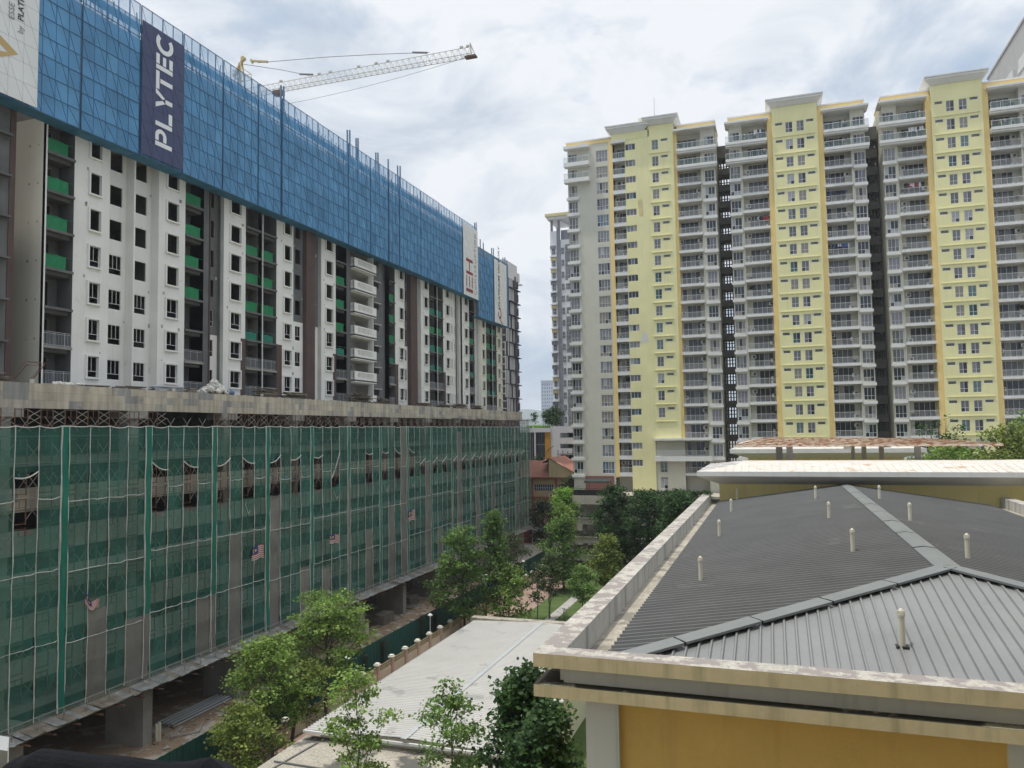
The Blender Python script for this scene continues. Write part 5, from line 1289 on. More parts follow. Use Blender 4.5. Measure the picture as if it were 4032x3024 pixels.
def cap(b, p, q, n1, n2, w=.26, lift=.05, segs=4):
    p = Vector(p); q = Vector(q)
    for k in range(segs):
        a = p+(q-p)*(k/segs); c = p+(q-p)*((k+1)/segs-.004); e = Vector((0, 0, lift+.003*(k % 2)))
        b.poly([a+e, c+e, c+e+Vector(n1)*w, a+e+Vector(n1)*w]); b.poly([a+e, c+e, c+e+Vector(n2)*w, a+e+Vector(n2)*w])
        b.poly([a+e+Vector(n1)*w, c+e+Vector(n1)*w, c+e+Vector(n1)*w-Vector((0, 0, .05)), a+e+Vector(n1)*w-Vector((0, 0, .05))]); b.poly([a+e+Vector(n2)*w, c+e+Vector(n2)*w, c+e+Vector(n2)*w-Vector((0, 0, .05)), a+e+Vector(n2)*w-Vector((0, 0, .05))])
sl = (RZ-EZ)/(RX-EX0); s2 = (RZ-EZ)/(RY-EY0)
cap(b, ex, far, (-1, 0, -sl), (1, 0, -sl), .28, .105, 9)
hl = Vector((-(RX-EX0), -(RY-EY0), -(RZ-EZ))).normalized()
cap(b, ex, (EX0-.1, EY0-.08, EZ), (-.62, .78, -.02), (.62, -.78, -.02), .22, .10, 5); cap(b, ex, (EX1, EY0, EZ), (.62, .78, -.02), (-.62, -.78, -.02), .22, .10, 5)
b.build('ridge_cap', [RFLA], CH)
def roofz(x, y):
    tx = (x-EX0)/(RX-EX0) if x < RX else (EX1-x)/(EX1-RX); ty = (y-EY0)/(RY-EY0); return EZ+(RZ-EZ)*min(tx, ty, 1)
PVC = mat('cream_pvc', (.60, .56, .45), .5, .06, 2, streak=.1, scol=(.4, .36, .27)); 
PXY = [(2.15, 16.31), (-2.08, 22.39), (-2.17, 31.52), (-2.19, 40.85), (-2.22, 47.9), (1.87, 41.84), (1.94, 32.97), (2.04, 24.41), (4.6, 40.15), (4.57, 31.32), (4.63, 22.82)]
for (x, y) in PXY:
    z = roofz(x, y); h = .67
    b = MB(); b.tube([(x, y, z-.05), (x, y, z+h-.1)], .06, 12); b.box(x-.11, x+.11, y-.1, y+.1, z-.03, z+.03, 1); o = b.build('vent_pipe', [PVC, mat('rubber_flashing', (.035, .035, .035), .8, .2, 2)] if 'rubber_flashing' not in bpy.data.materials else [PVC, bpy.data.materials['rubber_flashing']], CH)
    c = MB(); c.tube([(x, y, z+h-.1), (x, y, z+h-.06)], .07, 12); c.tube([(x, y, z+h-.06), (x, y, z+h+.01), (x, y, z+h+.045)], [.066, .045, .02], 12)
    for k in range(12): A = 2*math.pi*k/12; c.bar((x+.07*math.cos(A), y+.07*math.sin(A), z+h-.07), (x+.055*math.cos(A), y+.055*math.sin(A), z+h+.01), .014)
    c.build('vent_cap', [PVC], o)

# ================================================================== halls behind
YH = 48.45
HY = mat('hall_yellow_paint', (.70, .585, .255), .85, .07, .5, streak=.25, scol=(.3, .25, .13)); HW = mat('hall_white_fascia', (.66, .65, .62), .8, .05, .6, streak=.25, scol=(.4, .38, .35)); HS = mat('hall_grey_soffit', (.62, .60, .56), .85, .06, .6)
HR = mat('stained_white_roof', (.58, .55, .50), .55, .06, .6, patch=(.40, .24, .12), pscale=1.3, pth=.60, sth=.48, streak=.5, scol=(.45, .30, .18), fine=.06)
HR2 = mat('algae_roof_end', (.50, .48, .46), .7, .1, 1.0, patch=(.18, .16, .16), pscale=1.6, pth=.48)
def hall(label, xa, xb, yw, zs, zf0, zf1, over, depth, rise, nx):
    Hh = thing('hall', label, 'building', ((xa+xb)/2, yw+depth/2, 0)); b = MB()
    b.box(xa, xb, yw, yw+depth, 0, zs+.02); b.build('wall', [HY], Hh)
    b = MB(); o = over
    A = [(xa, yw, zs), (xb, yw, zs), (xb, yw+depth, zs), (xa, yw+depth, zs)]; B = [(xa-o, yw-o, zf0), (xb+o, yw-o, zf0), (xb+o, yw+depth+o, zf0), (xa-o, yw+depth+o, zf0)]
    C = [(x, y, zf1) for x, y, z in B]
    for i in range(4):
        j = (i+1) % 4; b.poly([A[i], A[j], B[j], B[i]], 1); b.poly([B[i], B[j], C[j], C[i]], 0)
    b.build('cornice', [HW, HS], Hh)
    b = MB(); n = 8
    def prof(k): t_ = k/n; return (o*.0+ (2.6*t_), zf1+rise*(.75*t_+.25*t_*t_))
    for k in range(n):
        d0, z0 = prof(k); d1, z1 = prof(k+1)
        def rc(d, z): return [(xa-o+d*.9, yw-o+d, z), (xb+o-d*.9, yw-o+d, z), (xb+o-d*.9, yw+depth+o-d, z), (xa-o+d*.9, yw+depth+o-d, z)]
        P, Q = rc(d0, z0), rc(d1, z1)
        for i in range(4): j = (i+1) % 4; b.poly([P[i], P[j], Q[j], Q[i]], 0 if i in (0, 2) else 1)
    b.poly(Q, 0); b.build('roof', [HR, HR2], Hh, smooth=False)
    b = MB(); m = nx
    for q in range(1, m):
        x = xa+(xb-xa)*q/m
        for k in range(n):
            d0, z0 = prof(k); d1, z1 = prof(k+1); b.bar((x, yw-o+d0, z0+.008), (x, yw-o+d1, z1+.004), .014, .02)
    b.build('roof_seam', [mat('seam_dark_'+label[:6], (.42, .40, .37), .7, .1, 1)], Hh)
    return Hh
hall('nearer hall behind the dark roof, yellow wall under a flared white cornice with rust-stained roof', -3.25, 17.0, YH, 19.62, 20.15, 20.42, 1.2, 8.5, .34, 46)
hall('farther small hall with flared white roof edge, seen under the rusty pergola', -2.3, 10.4, 73.0, 20.26, 20.72, 21.08, 1.5, 7.5, .3, 24)
# rusty pergola
RUSTT = bpy.data.materials.new('rusty_white_tile'); RUSTT.use_nodes = True
t = RUSTT.node_tree; pb = t.nodes['Principled BSDF']; pb.inputs['Roughness'].default_value = .8; g = t.nodes.new('ShaderNodeNewGeometry')
mpp = t.nodes.new('ShaderNodeMapping'); t.links.new(g.outputs['Position'], mpp.inputs[0]); mpp.inputs['Scale'].default_value = (1.0, 1.0, 3.0)
n = t.nodes.new('ShaderNodeTexNoise'); n.inputs['Scale'].default_value = 2.6; n.inputs['Detail'].default_value = 8; n.inputs['Roughness'].default_value = .65; t.links.new(mpp.outputs[0], n.inputs[0])
r = t.nodes.new('ShaderNodeValToRGB'); r.color_ramp.elements[0].position = .30; r.color_ramp.elements[0].color = (.11, .035, .015, 1); r.color_ramp.elements[1].position = .54; r.color_ramp.elements[1].color = (.62, .55, .47, 1); e = r.color_ramp.elements.new(.43); e.color = (.42, .20, .08, 1)
t.links.new(n.outputs[0], r.inputs[0]); t.links.new(r.outputs[0], pb.inputs[0])
PG = thing('pergola', 'open pergola with a low rust-streaked tiled roof on white columns', 'pergola', (6, 58, 20)); b = MB()
c0 = [(-2.5, 55, 21.82), (13.35, 55, 21.78), (13.35, 65, 21.78), (-2.5, 65, 21.82)]; c1 = [(-.85, 60, 22.24), (9.7, 60, 22.08)]
NR = 22
def lerp(a, c, t_): return tuple(a[i]+(c[i]-a[i])*t_ for i in range(3))
rgp = random.Random(6)
for k in range(NR):
    t0, t1 = k/NR, (k+1)/NR
    A0, A1 = lerp(c0[0], c1[0], t0), lerp(c0[1], c1[1], t0); B0, B1 = lerp(c0[0], c1[0], t1), lerp(c0[1], c1[1], t1); m_ = 60
    for q in range(m_):
        lift = .02+rgp.uniform(-.012, .02)
        a, c_, d, e_ = lerp(A0, A1, q/m_), lerp(A0, A1, (q+.97)/m_), lerp(B0, B1, (q+.97)/m_), lerp(B0, B1, q/m_)
        b.poly([(a[0], a[1]-.02, a[2]+lift), (c_[0], c_[1]-.02, c_[2]+lift), d, e_]); b.poly([(a[0], a[1]-.02, a[2]+lift), (c_[0], c_[1]-.02, c_[2]+lift), c_, a])
b.poly([c0[3], c0[2], c1[1], c1[0]]); b.poly([c0[0], c0[3], c1[0]]); b.poly([c0[1], c0[2], c1[1]]); b.build('roof', [RUSTT], PG)
b = MB()
for (p, q) in ((0, 1), (1, 2), (2, 3), (3, 0)): b.bar(Vector(c0[p])-Vector((0, 0, .08)), Vector(c0[q])-Vector((0, 0, .08)), .14, .14)
b.build('beam', [RUSTT], PG)
b = MB(); b.poly([(-2.4, 55.1, 21.69), (13.2, 55.1, 21.69), (13.2, 64.9, 21.69), (-2.4, 64.9, 21.69)]); b.build('ceiling', [HW], PG)
PCOL = mat('pinkish_white_column', (.58, .54, .51), .85, .08, .8, streak=.2, scol=(.4, .35, .3))
for (x, y, w_) in ((.98, 57, .42), (.3, 58.2, .45), (5.55, 63, .24), (6.2, 62, .3), (7.25, 61, .3), (8.95, 57, .34)):
    o = MB(); o.box(x-w_/2, x+w_/2, y-w_/2, y+w_/2, 14, 21.68); o.build('column', [PCOL], PG)
for (x, y) in ((4.6, 56), (7.5, 60), (12.0, 56.5), (10.9, 63)): o = MB(); o.box(x-.22, x+.22, y-.2, y+.2, 21.45, 21.685); o.build('column_head', [HW], PG)

# ================================================================== ground
def sheet(name, pts, z, m, kind='structure', label=None, cat=None):
    b = MB(); b.poly([(x, y, z) for x, y in pts]); o = b.build(name, [m], None, origin=(0, 0, 0)); o['kind'] = kind; return o
EARTH = mat('city_ground', (.20, .19, .16), .95, .25, .02)
GRASS = mat('lawn_grass', (.085, .13, .035), .95, .25, .6, fine=.3, bump=.3)
SOIL = mat('bare_soil', (.30, .21, .14), .95, .22, .35, patch=(.38, .33, .27), pscale=.45, pth=.52, fine=.35, bump=.6, bscale=5)
BRICKM = mat('pink_brick_paving', (.36, .25, .20), .9, .15, .8, fine=.3, patch=(.27, .20, .17), pscale=.6, pth=.6)
PATHM = mat('grey_path', (.40, .38, .36), .9, .12, .6, fine=.15)
sheet('ground', [(-3000, -200), (3000, -200), (3000, 5000), (-3000, 5000)], -.03, EARTH)
sheet('garden_ground', [(-35.6, 10), (12, 10), (12, 131), (-35.6, 131)], 0.0, GRASS)
sheet('site_ground', [(-62, 10), (-37.95, 10), (-37.95, 150), (-62, 150)], 0.0, SOIL)
sheet('drain_strip', [(-37.85, 10), (-35.6, 10), (-35.6, 131), (-37.85, 131)], 0.004, mat('dark_soil', (.10, .09, .06), .95, .3, .8, fine=.3))  # soil tone darker than the site soil
sheet('brick_path', [(-35.2, 20), (-30.4, 20), (-30.2, 122), (-35.2, 122)], 0.006, BRICKM)
sheet('garden_path', [(-27.3, 76), (-25.8, 76), (-26.0, 104), (-27.2, 112)], 0.006, PATHM)
sheet('site_road', [(-46, 128), (-38.2, 124), (-38.2, 154), (-50, 154)], 0.006, mat('pale_concrete_road', (.50, .45, .38), .9, .12, .5, fine=.15))
sheet('far_road', [(-60, 141), (-20, 141), (-20, 154), (-60, 154)], .003, PATHM)
b = MB(); rgq = random.Random(12)        # concrete kerb slabs and rubble on the site
for k in range(34): 
    y = 54+2.2*k; b.box(-41.6+rgq.uniform(-.2, .2), -40.5+rgq.uniform(-.2, .2), y, y+rgq.uniform(1.2, 2.1), 0, .16)
o = b.build('concrete_slab_row', [CONC]); tag(o, 'broken row of flat concrete slabs along the site soil beside the hoarding', 'concrete slabs', None, 'stuff')
b = MB()
for k in range(420):
    y = rgq.uniform(40, 120); x = rgq.uniform(-46, -40.8); s_ = rgq.uniform(.06, .3)*(1.6 if rgq.random() < .15 else 1)
    blob(b, (x, y, s_*.2), (s_, s_*1.1, s_*.45), rgq.choice([0, 0, 1]), k, 6)
o = b.build('rubble', [SOIL, mat('pale_rubble', (.33, .30, .26), .95, .25, 2)]); tag(o, 'lumps of soil and broken concrete on the building site floor', 'rubble', None, 'stuff')
def pallet(x, y, n, lab, w_=1.6, l=2.4):
    b = MB()
    for k in range(n):
        z = .24*k
        for q in range(3): b.box(x-w_/2, x+w_/2, y-l/2+q*(l/2-.06), y-l/2+q*(l/2-.06)+.12, z, z+.1)
        for q in range(6): xx = x-w_/2+q*w_/6; b.box(xx+.01, xx+w_/6-.02, y-l/2+.02*(k % 2), y+l/2-.03*(q % 2), z+.1, z+.22)
    o = b.build('board_stack', [TIMB2]); tag(o, lab, 'board stack')
pallet(-45.6, 84.8, 5, 'stack of pale boards on the site ground between two concrete columns', 1.5, 2.6); pallet(-47.5, 95.5, 4, 'stack of wide boards inside the car park ground floor, farther back'); pallet(-46.3, 93.0, 1, 'single layer of boards lying on the site ground', 1.6, 2.0)
for (y, lab_) in ((47.6, 'pair of white plastic pipes standing by the nearest concrete column'), (79.2, 'pair of white plastic pipes standing by the second visible concrete column')):
    b = MB()
    for q in (0, .28): b.tube([(-44.8, y+q, 0), (-44.8, y+q, 1.35)], .11, 10)
    o = b.build('upright_pipe', [PVC]); tag(o, lab_, 'plastic pipes')
b = MB()
for k in range(9): b.tube([(-47.4+.22*k, 50.2, .12+.14*(k % 2)), (-47.2+.2*k, 57.0, .12+.14*(k % 2))], .085, 7)
o = b.build('pipe_bundle', [GALV]); tag(o, 'long grey pipes lying on the ground inside the car park edge, bottom left', 'pipe bundle')
b = MB(); b.bar((-44.3, 48.5, .1), (-43.0, 50.0, .1), .16, .12); b.bar((-43.0, 50.0, .1), (-44.0, 51.6, .1), .16, .12); b.bar((-44.3, 48.5, .1), (-44.9, 50.5, .1), .16, .12)
o = b.build('kerb_form', [CONC]); tag(o, 'pale concrete drain kerb forming a corner on the soil by the white pipes', 'kerb')
# hoarding
HG = thing('site_hoarding', 'dark green metal hoarding fence between the building site and the garden', 'fence', (-37.9, 80, 0)); b = MB()
HOAR = mat('dark_green_hoarding', (.015, .075, .06), .6, .15, .6, streak=.25, scol=(.05, .07, .05))
y = 12.0; k = 0
while y < 131: b.box(-37.93-(.03 if k % 2 else 0), -37.88-(.03 if k % 2 else 0), y, y+.3, 0, 2.5); y += .3; k += 1
b.build('panel', [HOAR], HG)
b = MB(); b.bar((-38.0, 12, 2.3), (-38.0, 131, 2.3), .06); b.bar((-38.0, 12, .4), (-38.0, 131, .4), .06)
for q in range(40): b.bar((-38.05, 12+3*q, 0), (-38.05, 12+3*q, 2.45), .07)
b.build('frame', [RUST], HG)
# perimeter wall
PW = thing('perimeter_wall', 'low beige garden wall with square capped posts and bronze railings', 'wall', (-35.4, 75, 0)); WALLP = mat('beige_wall_paint', (.50, .42, .32), .88, .08, .6, streak=.3, scol=(.25, .21, .16)); WPNK = mat('post_paint', (.44, .32, .25), .88, .08, .6, streak=.25)
b = MB(); b.box(-35.5, -35.35, 22, 122, 0, .82); b.build('wall', [WALLP], PW)
BRZ = mat('bronze_railing', (.32, .26, .15), .6, .2, 2)
for k in range(35):
    y = 22.1+2.83*k
    b = MB(); b.box(-35.62, -35.22, y-.2, y+.2, 0, 1.55); b.box(-35.68, -35.16, y-.26, y+.26, 1.552, 1.68, 1); b.box(-35.6, -35.24, y-.18, y+.18, 1.682, 1.8, 1); b.build('post', [WPNK, CREAMW], PW)
    b = MB(); 
    for z in (.92, 1.16, 1.4): b.bar((-35.42, y+.2, z), (-35.42, y+2.63, z), .055)
    for q in range(11): yy = y+.3+.22*q; b.bar((-35.42, yy, .82), (-35.42, yy, 1.42), .04)
    for q in range(5): yy = y+.4+.45*q; b.bar((-35.42, yy, .95), (-35.42, yy+.3, 1.38), .02)
    b.build('railing', [BRZ], PW)
# lamp posts
LAMPC = mat('lamp_white', (.55, .56, .55), .5, .08, 2)
def lamp(x, y, h, lab):
    L_ = thing('lamp_post', lab, 'lamp post', (x, y, 0)); b = MB(); b.tube([(x, y, 0), (x, y, h-.35)], [.06, .045], 8); b.build('pole', [LAMPC], L_)
    b = MB(); b.tube([(x, y, h-.35), (x, y, h-.1)], [.09, .14], 10); b.tube([(x, y, h-.1), (x, y, h-.02), (x, y, h+.12)], [.3, .2, .03], 12); b.build('lamp_head', [LAMPC], L_)
lamp(-36.0, 60.2, 3.5, 'thin garden lamp post behind the wall, between the two small tree crowns at lower left'); lamp(-36.0, 77.4, 3.3, 'garden lamp post with dead creeper behind it, beyond the wall'); lamp(-35.6, 109, 3.9, 'garden lamp post standing in front of the far end of the green hoarding')
lamp(-33.9, 89.0, 5.6, 'lamp post half hidden inside the middle group of trees')
# dead creeper lumps on the hoarding
DEAD = mat('dead_creeper', (.055, .04, .022), .95, .3, 3)
def creeper(y, lab, h, w_):
    g = random.Random(int(y)); b = MB()
    for k in range(320):
        z = h*(g.random()**.6); r_ = w_*(.25+.75*(z/h)**2); yy = y+g.gauss(0, .45)*r_; x = -37.75+abs(g.gauss(0, .12)); a = g.uniform(0, 6.3)
        b.bar((x, yy, z), (x+.1*math.cos(a), yy+.22*math.sin(a), z+g.uniform(-.25, .1)), .02, .006)
    b.tube([(-37.75, y, 0), (-37.72, y+.05, h*.9)], .05, 5)
    o = b.build('dead_creeper', [DEAD]); tag(o, lab, 'dead plant', 'dead creepers on the hoarding')
creeper(63.6, 'short dead creeper stump on the hoarding, nearest the lower-left trees', 1.9, .5); creeper(66.3, 'leaning dead creeper on the hoarding, second from the left', 1.9, .45); creeper(70.0, 'bushy-topped dead creeper in the middle of the hoarding', 2.4, .8); creeper(78.8, 'big dead creeper hanging behind the garden lamp', 2.9, 1.3); creeper(82.4, 'dark dead creeper close to the middle tree group', 2.0, .6)

# shed with white metal roof, flat roof in front
SHW = mat('white_sheet_roof', (.42, .41, .385), .55, .05, .5, metal=.05, spec=.45, fine=.04, patch=(.30, .295, .28), pscale=.4, pth=.6, streak=.12, scol=(.26, .25, .23))
SH = thing('shed', 'long low building with a pale ribbed metal roof between the garden wall and the clubhouse', 'building', (-21, 58, 0)); b = MB()
xa, xr, xb, ya, yb = -28.7, -21.7, -14.4, 43.0, 72.0; za, zr = 4.35, 4.6
b.poly([(xa, ya, za), (xr, ya, zr), (xr, yb, zr), (xa, yb, za)]); b.poly([(xr, ya, zr), (xb, ya, za), (xb, yb, za), (xr, yb, zr)])
y = ya+.04
while y < yb:
    rib(b, (xa-.05, y, za), (xr, y, zr), 0, .1, .045); rib(b, (xb+.05, y, za), (xr, y, zr), 0, .1, .045); y += .31
b.build('roof', [SHW], SH)
b = MB(); b.poly([(xr, ya-.3, zr+.07), (xr, yb+.1, zr+.07), (xr-.2, yb+.1, zr+.05), (xr-.2, ya-.3, zr+.05)]); b.poly([(xr, ya-.3, zr+.07), (xr, yb+.1, zr+.07), (xr+.2, yb+.1, zr+.05), (xr+.2, ya-.3, zr+.05)]); b.build('ridge_cap', [mat('pale_flashing', (.43, .44, .44), .45, .06, 1, metal=.2)], SH)
b = MB(); b.box(xa+.7, xb-.7, ya+.6, yb-.5, 0, za-.1); b.build('wall', [CREAMW], SH)
b = MB(); b.box(xa-.1, xb, ya-.16, ya-.02, za-.15, za+.0); b.build('gutter', [mat('gutter_white', (.55, .55, .53), .6, .05, 1)], SH)
b = MB(); b.box(xa-.4, xb, yb+.05, yb+1.0, 0, za+.25); b.build('end_wall', [GUT], SH)
FRM = mat('stained_flat_roof', (.40, .365, .30), .93, .12, .5, patch=(.10, .095, .085), pscale=.33, pth=.52, fine=.35, bump=.3)
FL = thing('flat_roof_building', 'low building with a stained flat concrete roof below the white metal roof', 'building', (-21, 36, 0)); b = MB()
b.box(-29.0, -14.5, 28, 43.6, 3.2, 3.75); b.build('roof', [FRM], FL); b = MB(); b.box(-28.6, -14.9, 28.4, 43.4, 0, 3.2); b.build('wall', [CREAMW], FL)
b = MB(); b.bar((-28.5, 39.5, 3.8), (-17, 39.2, 3.8), .1, .1); b.bar((-17.2, 42.8, 3.8), (-18.2, 34, 3.8), .16, .08); b.bar((-27.6, 42.6, 3.78), (-28.6, 33, 3.78), .12, .08); b.build('pipe', [DGREY], FL)
# gate house, red kiosk
b = MB(); b.box(-50.4, -48.2, 152.2, 153.8, 0, 3.2, 0); b.box(-50.4, -48.2, 152.15, 152.2, .8, 1.0, 1); b.box(-50.6, -48.0, 152.0, 154, 3.2, 3.5, 1); o = b.build('kiosk', [mat('red_kiosk_paint', (.30, .025, .02), .6, .1, 1), DGREY]); tag(o, 'small red kiosk by the far end of the site road', 'kiosk')
GH = thing('guard_house', 'small guard house with white flat canopy near the red kiosk', 'guard house', (-46, 151, 0)); b = MB(); b.box(-47.4, -44.4, 151, 153.5, 0, 2.6, 0); b.box(-47.2, -44.6, 150.95, 151, 1.2, 2.2, 1); b.build('wall', [CREAMW, FD], GH); b = MB(); b.box(-48.0, -43.6, 149.6, 154, 3.0, 3.25); b.build('canopy', [FWm], GH)
b = MB(); b.bar((-47.2, 151.5, 2.6), (-47.2, 151.5, 3.05), .1); b.bar((-44.6, 151.5, 2.6), (-44.6, 151.5, 3.05), .1); b.build('canopy_post', [DGREY], GH)
# ================================================================== trees and plants
BARK = mat('tree_bark', (.085, .07, .055), .95, .25, 2.0); BARKP = mat('pale_bark', (.16, .14, .11), .95, .25, 2.0)
L_FRESH = leafmat('fresh_leaves', (0.090, 0.180, 0.030), (0.316, 0.434, 0.106)); L_MID = leafmat('mid_leaves', (0.060, 0.134, 0.026), (0.210, 0.330, 0.083)); L_DARK = leafmat('dark_leaves', (0.020, 0.056, 0.018), (0.081, 0.156, 0.044)); L_BRT = leafmat('bright_leaves', (0.138, 0.288, 0.037), (0.350, 0.550, 0.100)); L_YEL = leafmat('yellow_green_leaves', (0.081, 0.138, 0.022), (0.312, 0.362, 0.088)); L_RED = leafmat('reddish_leaves', (.012, .03, .008), (.05, .07, .02), (.16, .07, .02)); L_DULL = leafmat('dull_leaves', (.03, .06, .022), (.12, .16, .06))
def tree(name, label, base, trunk_top, lobes, leaves, lsize, lm, seed, tr=.12, bark=None, cat='tree', group=None, flat=.55, hang=.25, stems=1):
    """lobes: [(x,y,z,rx,rz)] crown clumps"""
    g = np.random.default_rng(seed); rg = random.Random(seed)
    T = thing(name, label, cat, base, group); b = MB(); B0 = Vector(base); T1_ = Vector(trunk_top)
    for s_ in range(stems):
        off = Vector((rg.uniform(-.4, .4), rg.uniform(-.4, .4), 0))*(1 if stems > 1 else 0)
        pts = [B0+off*.3]
        for k in range(1, 7): q = k/6; pts.append(B0.lerp(T1_+off, q)+Vector((rg.uniform(-.1, .1), rg.uniform(-.1, .1), 0))*(q*(1-q)*4))
        b.tube(pts, [tr*(1-.72*k/6) for k in range(7)], 7)
    H = T1_.z-B0.z
    for (x, y, z, rx, rz) in lobes:
        c = Vector((x, y, z)); q = min(.92, max(.25, (z-rz*.9-B0.z)/max(H, .1)*rg.uniform(.7, .95))); st = B0.lerp(T1_, q); mid = st.lerp(c, .55)+Vector((0, 0, -.12*(c-st).length))
        b.tube([st, mid, c], [tr*.42*(1-q*.5), tr*.26, tr*.1], 5)
        for k in range(3): e = c+Vector((rg.uniform(-1, 1)*rx, rg.uniform(-1, 1)*rx, rg.uniform(-.5, .6)*rz))*.8; b.tube([mid.lerp(c, .6), e], [tr*.12, tr*.05], 4, 0, False)
    b.build('trunk', [bark or BARK], T)
    leaves = int(leaves*(.62 if lm is not L_DARK else .8))
    L = np.array(lobes, float); wgt = (L[:, 3]**2*L[:, 4]); wgt /= wgt.sum(); idx = g.choice(len(L), leaves//5, p=wgt)
    d = g.normal(size=(len(idx), 3)); d /= np.linalg.norm(d, axis=1)[:, None]; rad = g.random(len(idx))**.42; rad = np.where(g.random(len(idx)) < .12, rad*1.25, rad)
    P = L[idx, :3]+d*rad[:, None]*np.stack([L[idx, 3], L[idx, 3], L[idx, 4]], 1)
    P = np.repeat(P, 5, 0)+g.normal(size=(len(idx)*5, 3))*np.array([1, 1, .6])*lsize*.8     # sprays of leaves
    n = len(P); a = g.random(n)*2*np.pi; tilt = g.normal(size=n)*flat-hang
    u = np.stack([np.cos(a)*np.cos(tilt), np.sin(a)*np.cos(tilt), np.sin(tilt)], 1); r_ = g.normal(size=(n, 3))*.5+np.array([0, 0, 1.0]); v = np.cross(u, r_); v /= np.linalg.norm(v, axis=1)[:, None]+1e-6
    s_ = lsize*(.6+.8*g.random(n)); u *= s_[:, None]; v *= (s_*.42)[:, None]
    V = np.stack([P, P+u*.5+v, P+u, P+u*.5-v], 1).reshape(-1, 3)
    o_ = np.array([(L[:, 0].mean()), L[:, 1].mean(), L[:, 2].mean()])
    me = bpy.data.meshes.new('crown'); me.vertices.add(len(V)); me.vertices.foreach_set('co', (V-o_).ravel()); me.loops.add(n*4); me.loops.foreach_set('vertex_index', np.arange(n*4)); me.polygons.add(n); me.polygons.foreach_set('loop_start', np.arange(n)*4); me.polygons.foreach_set('loop_total', np.full(n, 4)); me.materials.append(lm); me.update(calc_edges=True)
    link(bpy.data.objects.new('crown', me), T, tuple(o_)); return T
def crown(cx, cy, z0, z1, w, n, seed, shape='egg', rz=.5, rx=None):
    rg = random.Random(seed); out = []
    for k in range(n):
        q = (k+.5)/n; z = z0+(z1-z0)*q
        if shape == 'egg': rr = w/2*math.sin(math.pi*min(.97, .12+.85*q))**.7
        elif shape == 'cone': rr = w/2*(1.03-q)**.75
        elif shape == 'top': rr = w/2*(.35+.65*math.sin(math.pi*(.2+.75*q)))
        else: rr = w/2
        a = k*2.39996+rg.uniform(-.4, .4); d = rr*rg.uniform(.3, .95)
        r0 = (rx or w*.23)*rg.uniform(.75, 1.2)
        out.append((cx+d*math.cos(a), cy+d*math.sin(a), z, r0, rz*rg.uniform(.7, 1.25)))
    return out
def simple(label, cx, cy, z0, z1, w, n, leaves, ls, lm, seed, base=None, shape='egg', tr=.12, rz=.5, group=None, bark=None, stems=1, rx=None, flat=.55, hang=.25):
    bs = base or (cx, cy, 0)
    return tree('tree', label, bs, (cx, cy, z0+(z1-z0)*.85), crown(cx, cy, z0, z1, w, n, seed, shape, rz, rx), leaves, ls, lm, seed, tr, bark, 'tree', group, flat, hang, stems)
# lower-left group between hoarding and shed
simple('tallest fresh green tree at lower left, crown overlapping the catch platform', -34.6, 55, 3.4, 10.0, 6.6, 26, 15000, .2, L_FRESH, 1, (-35.0, 55.2, 0), 'top', .16, .55)
simple('fresh green tree with a tall thin trunk left of the tallest lower-left tree', -34.0, 46.3, 3.0, 8.8, 5.6, 22, 13000, .19, L_FRESH, 2, (-33.6, 46.5, 0), 'top', .14, .5)
simple('small tree with a forked dark trunk right against the beige wall, lower left', -33.2, 49.4, 2.8, 6.4, 3.8, 11, 3000, .24, L_YEL, 3, (-34.2, 49.3, 0), 'top', .12, .4, stems=2)
simple('round yellowish bushy tree at the bottom left beside the black cloth', -32.0, 41.3, 1.4, 6.0, 4.4, 18, 8500, .2, L_YEL, 4, (-32, 41.5, 0), 'egg', .1, .55)
simple('sparse thin young tree before the left half of the white metal roof', -21.6, 37, 5.0, 10.3, 3.8, 15, 6000, .165, L_FRESH, 5, (-21.4, 37.3, 0), 'egg', .07, .34)
simple('sparse thin young tree before the right half of the white metal roof', -16.1, 37, 4.6, 10.1, 3.6, 15, 6000, .165, L_MID, 6, (-16.0, 37.2, 0), 'egg', .07, .34)
simple('dense dark shrub-like tree against the near orange clubhouse corner', -8.9, 27, 7.2, 14.0, 3.5, 30, 15000, .19, L_DARK, 7, (-8.6, 27.5, 0), 'egg', .16, .75)
simple('second dark bushy tree just left of the clubhouse column, lower', -7.3, 24.5, 8, 13.9, 2.6, 22, 10000, .17, L_DARK, 8, (-7.0, 25, 0), 'egg', .14, .7)
simple('low feathery light green plant at the bottom edge left of the flat roof', -30.2, 41, .6, 2.6, 2.2, 8, 1600, .2, L_BRT, 9, (-30.2, 41, 0), 'egg', .05, .3)
# middle group at far end of the shed
simple('large green tree in the middle group, nearest the green hoarding', -34.3, 82.2, 2.4, 12.0, 6.4, 30, 10000, .28, L_MID, 11, (-34.9, 84.5, 0), 'egg', .16, .6)
simple('tall slender tree rising highest out of the middle group', -31.2, 85.0, 5.2, 13.7, 4.2, 24, 6000, .27, L_MID, 12, (-33.5, 87.5, 0), 'cone', .14, .6)
simple('bright low bushy tree at the right of the middle group', -29.6, 84.5, 1.0, 7.6, 5.4, 24, 8500, .25, L_FRESH, 13, (-30.4, 85, 0), 'egg', .12, .6)
simple('dull green tree directly behind the bright bushy one', -30.6, 89.5, 4.5, 10.8, 3.6, 14, 3200, .26, L_DULL, 14, (-31.4, 90, 0), 'egg', .11, .5)
simple('small thin-trunked tree on the brick path edge, right of the middle group', -26.6, 86.5, 3.3, 7.4, 2.7, 10, 1900, .24, L_DULL, 15, (-26.8, 87, 0), 'egg', .07, .4)
simple('young tree on the lawn strip with several pale stems', -26.5, 91.8, 3.0, 8.0, 3.3, 14, 3200, .23, L_DULL, 16, (-26.8, 92, 0), 'egg', .07, .45, stems=3, bark=BARKP)
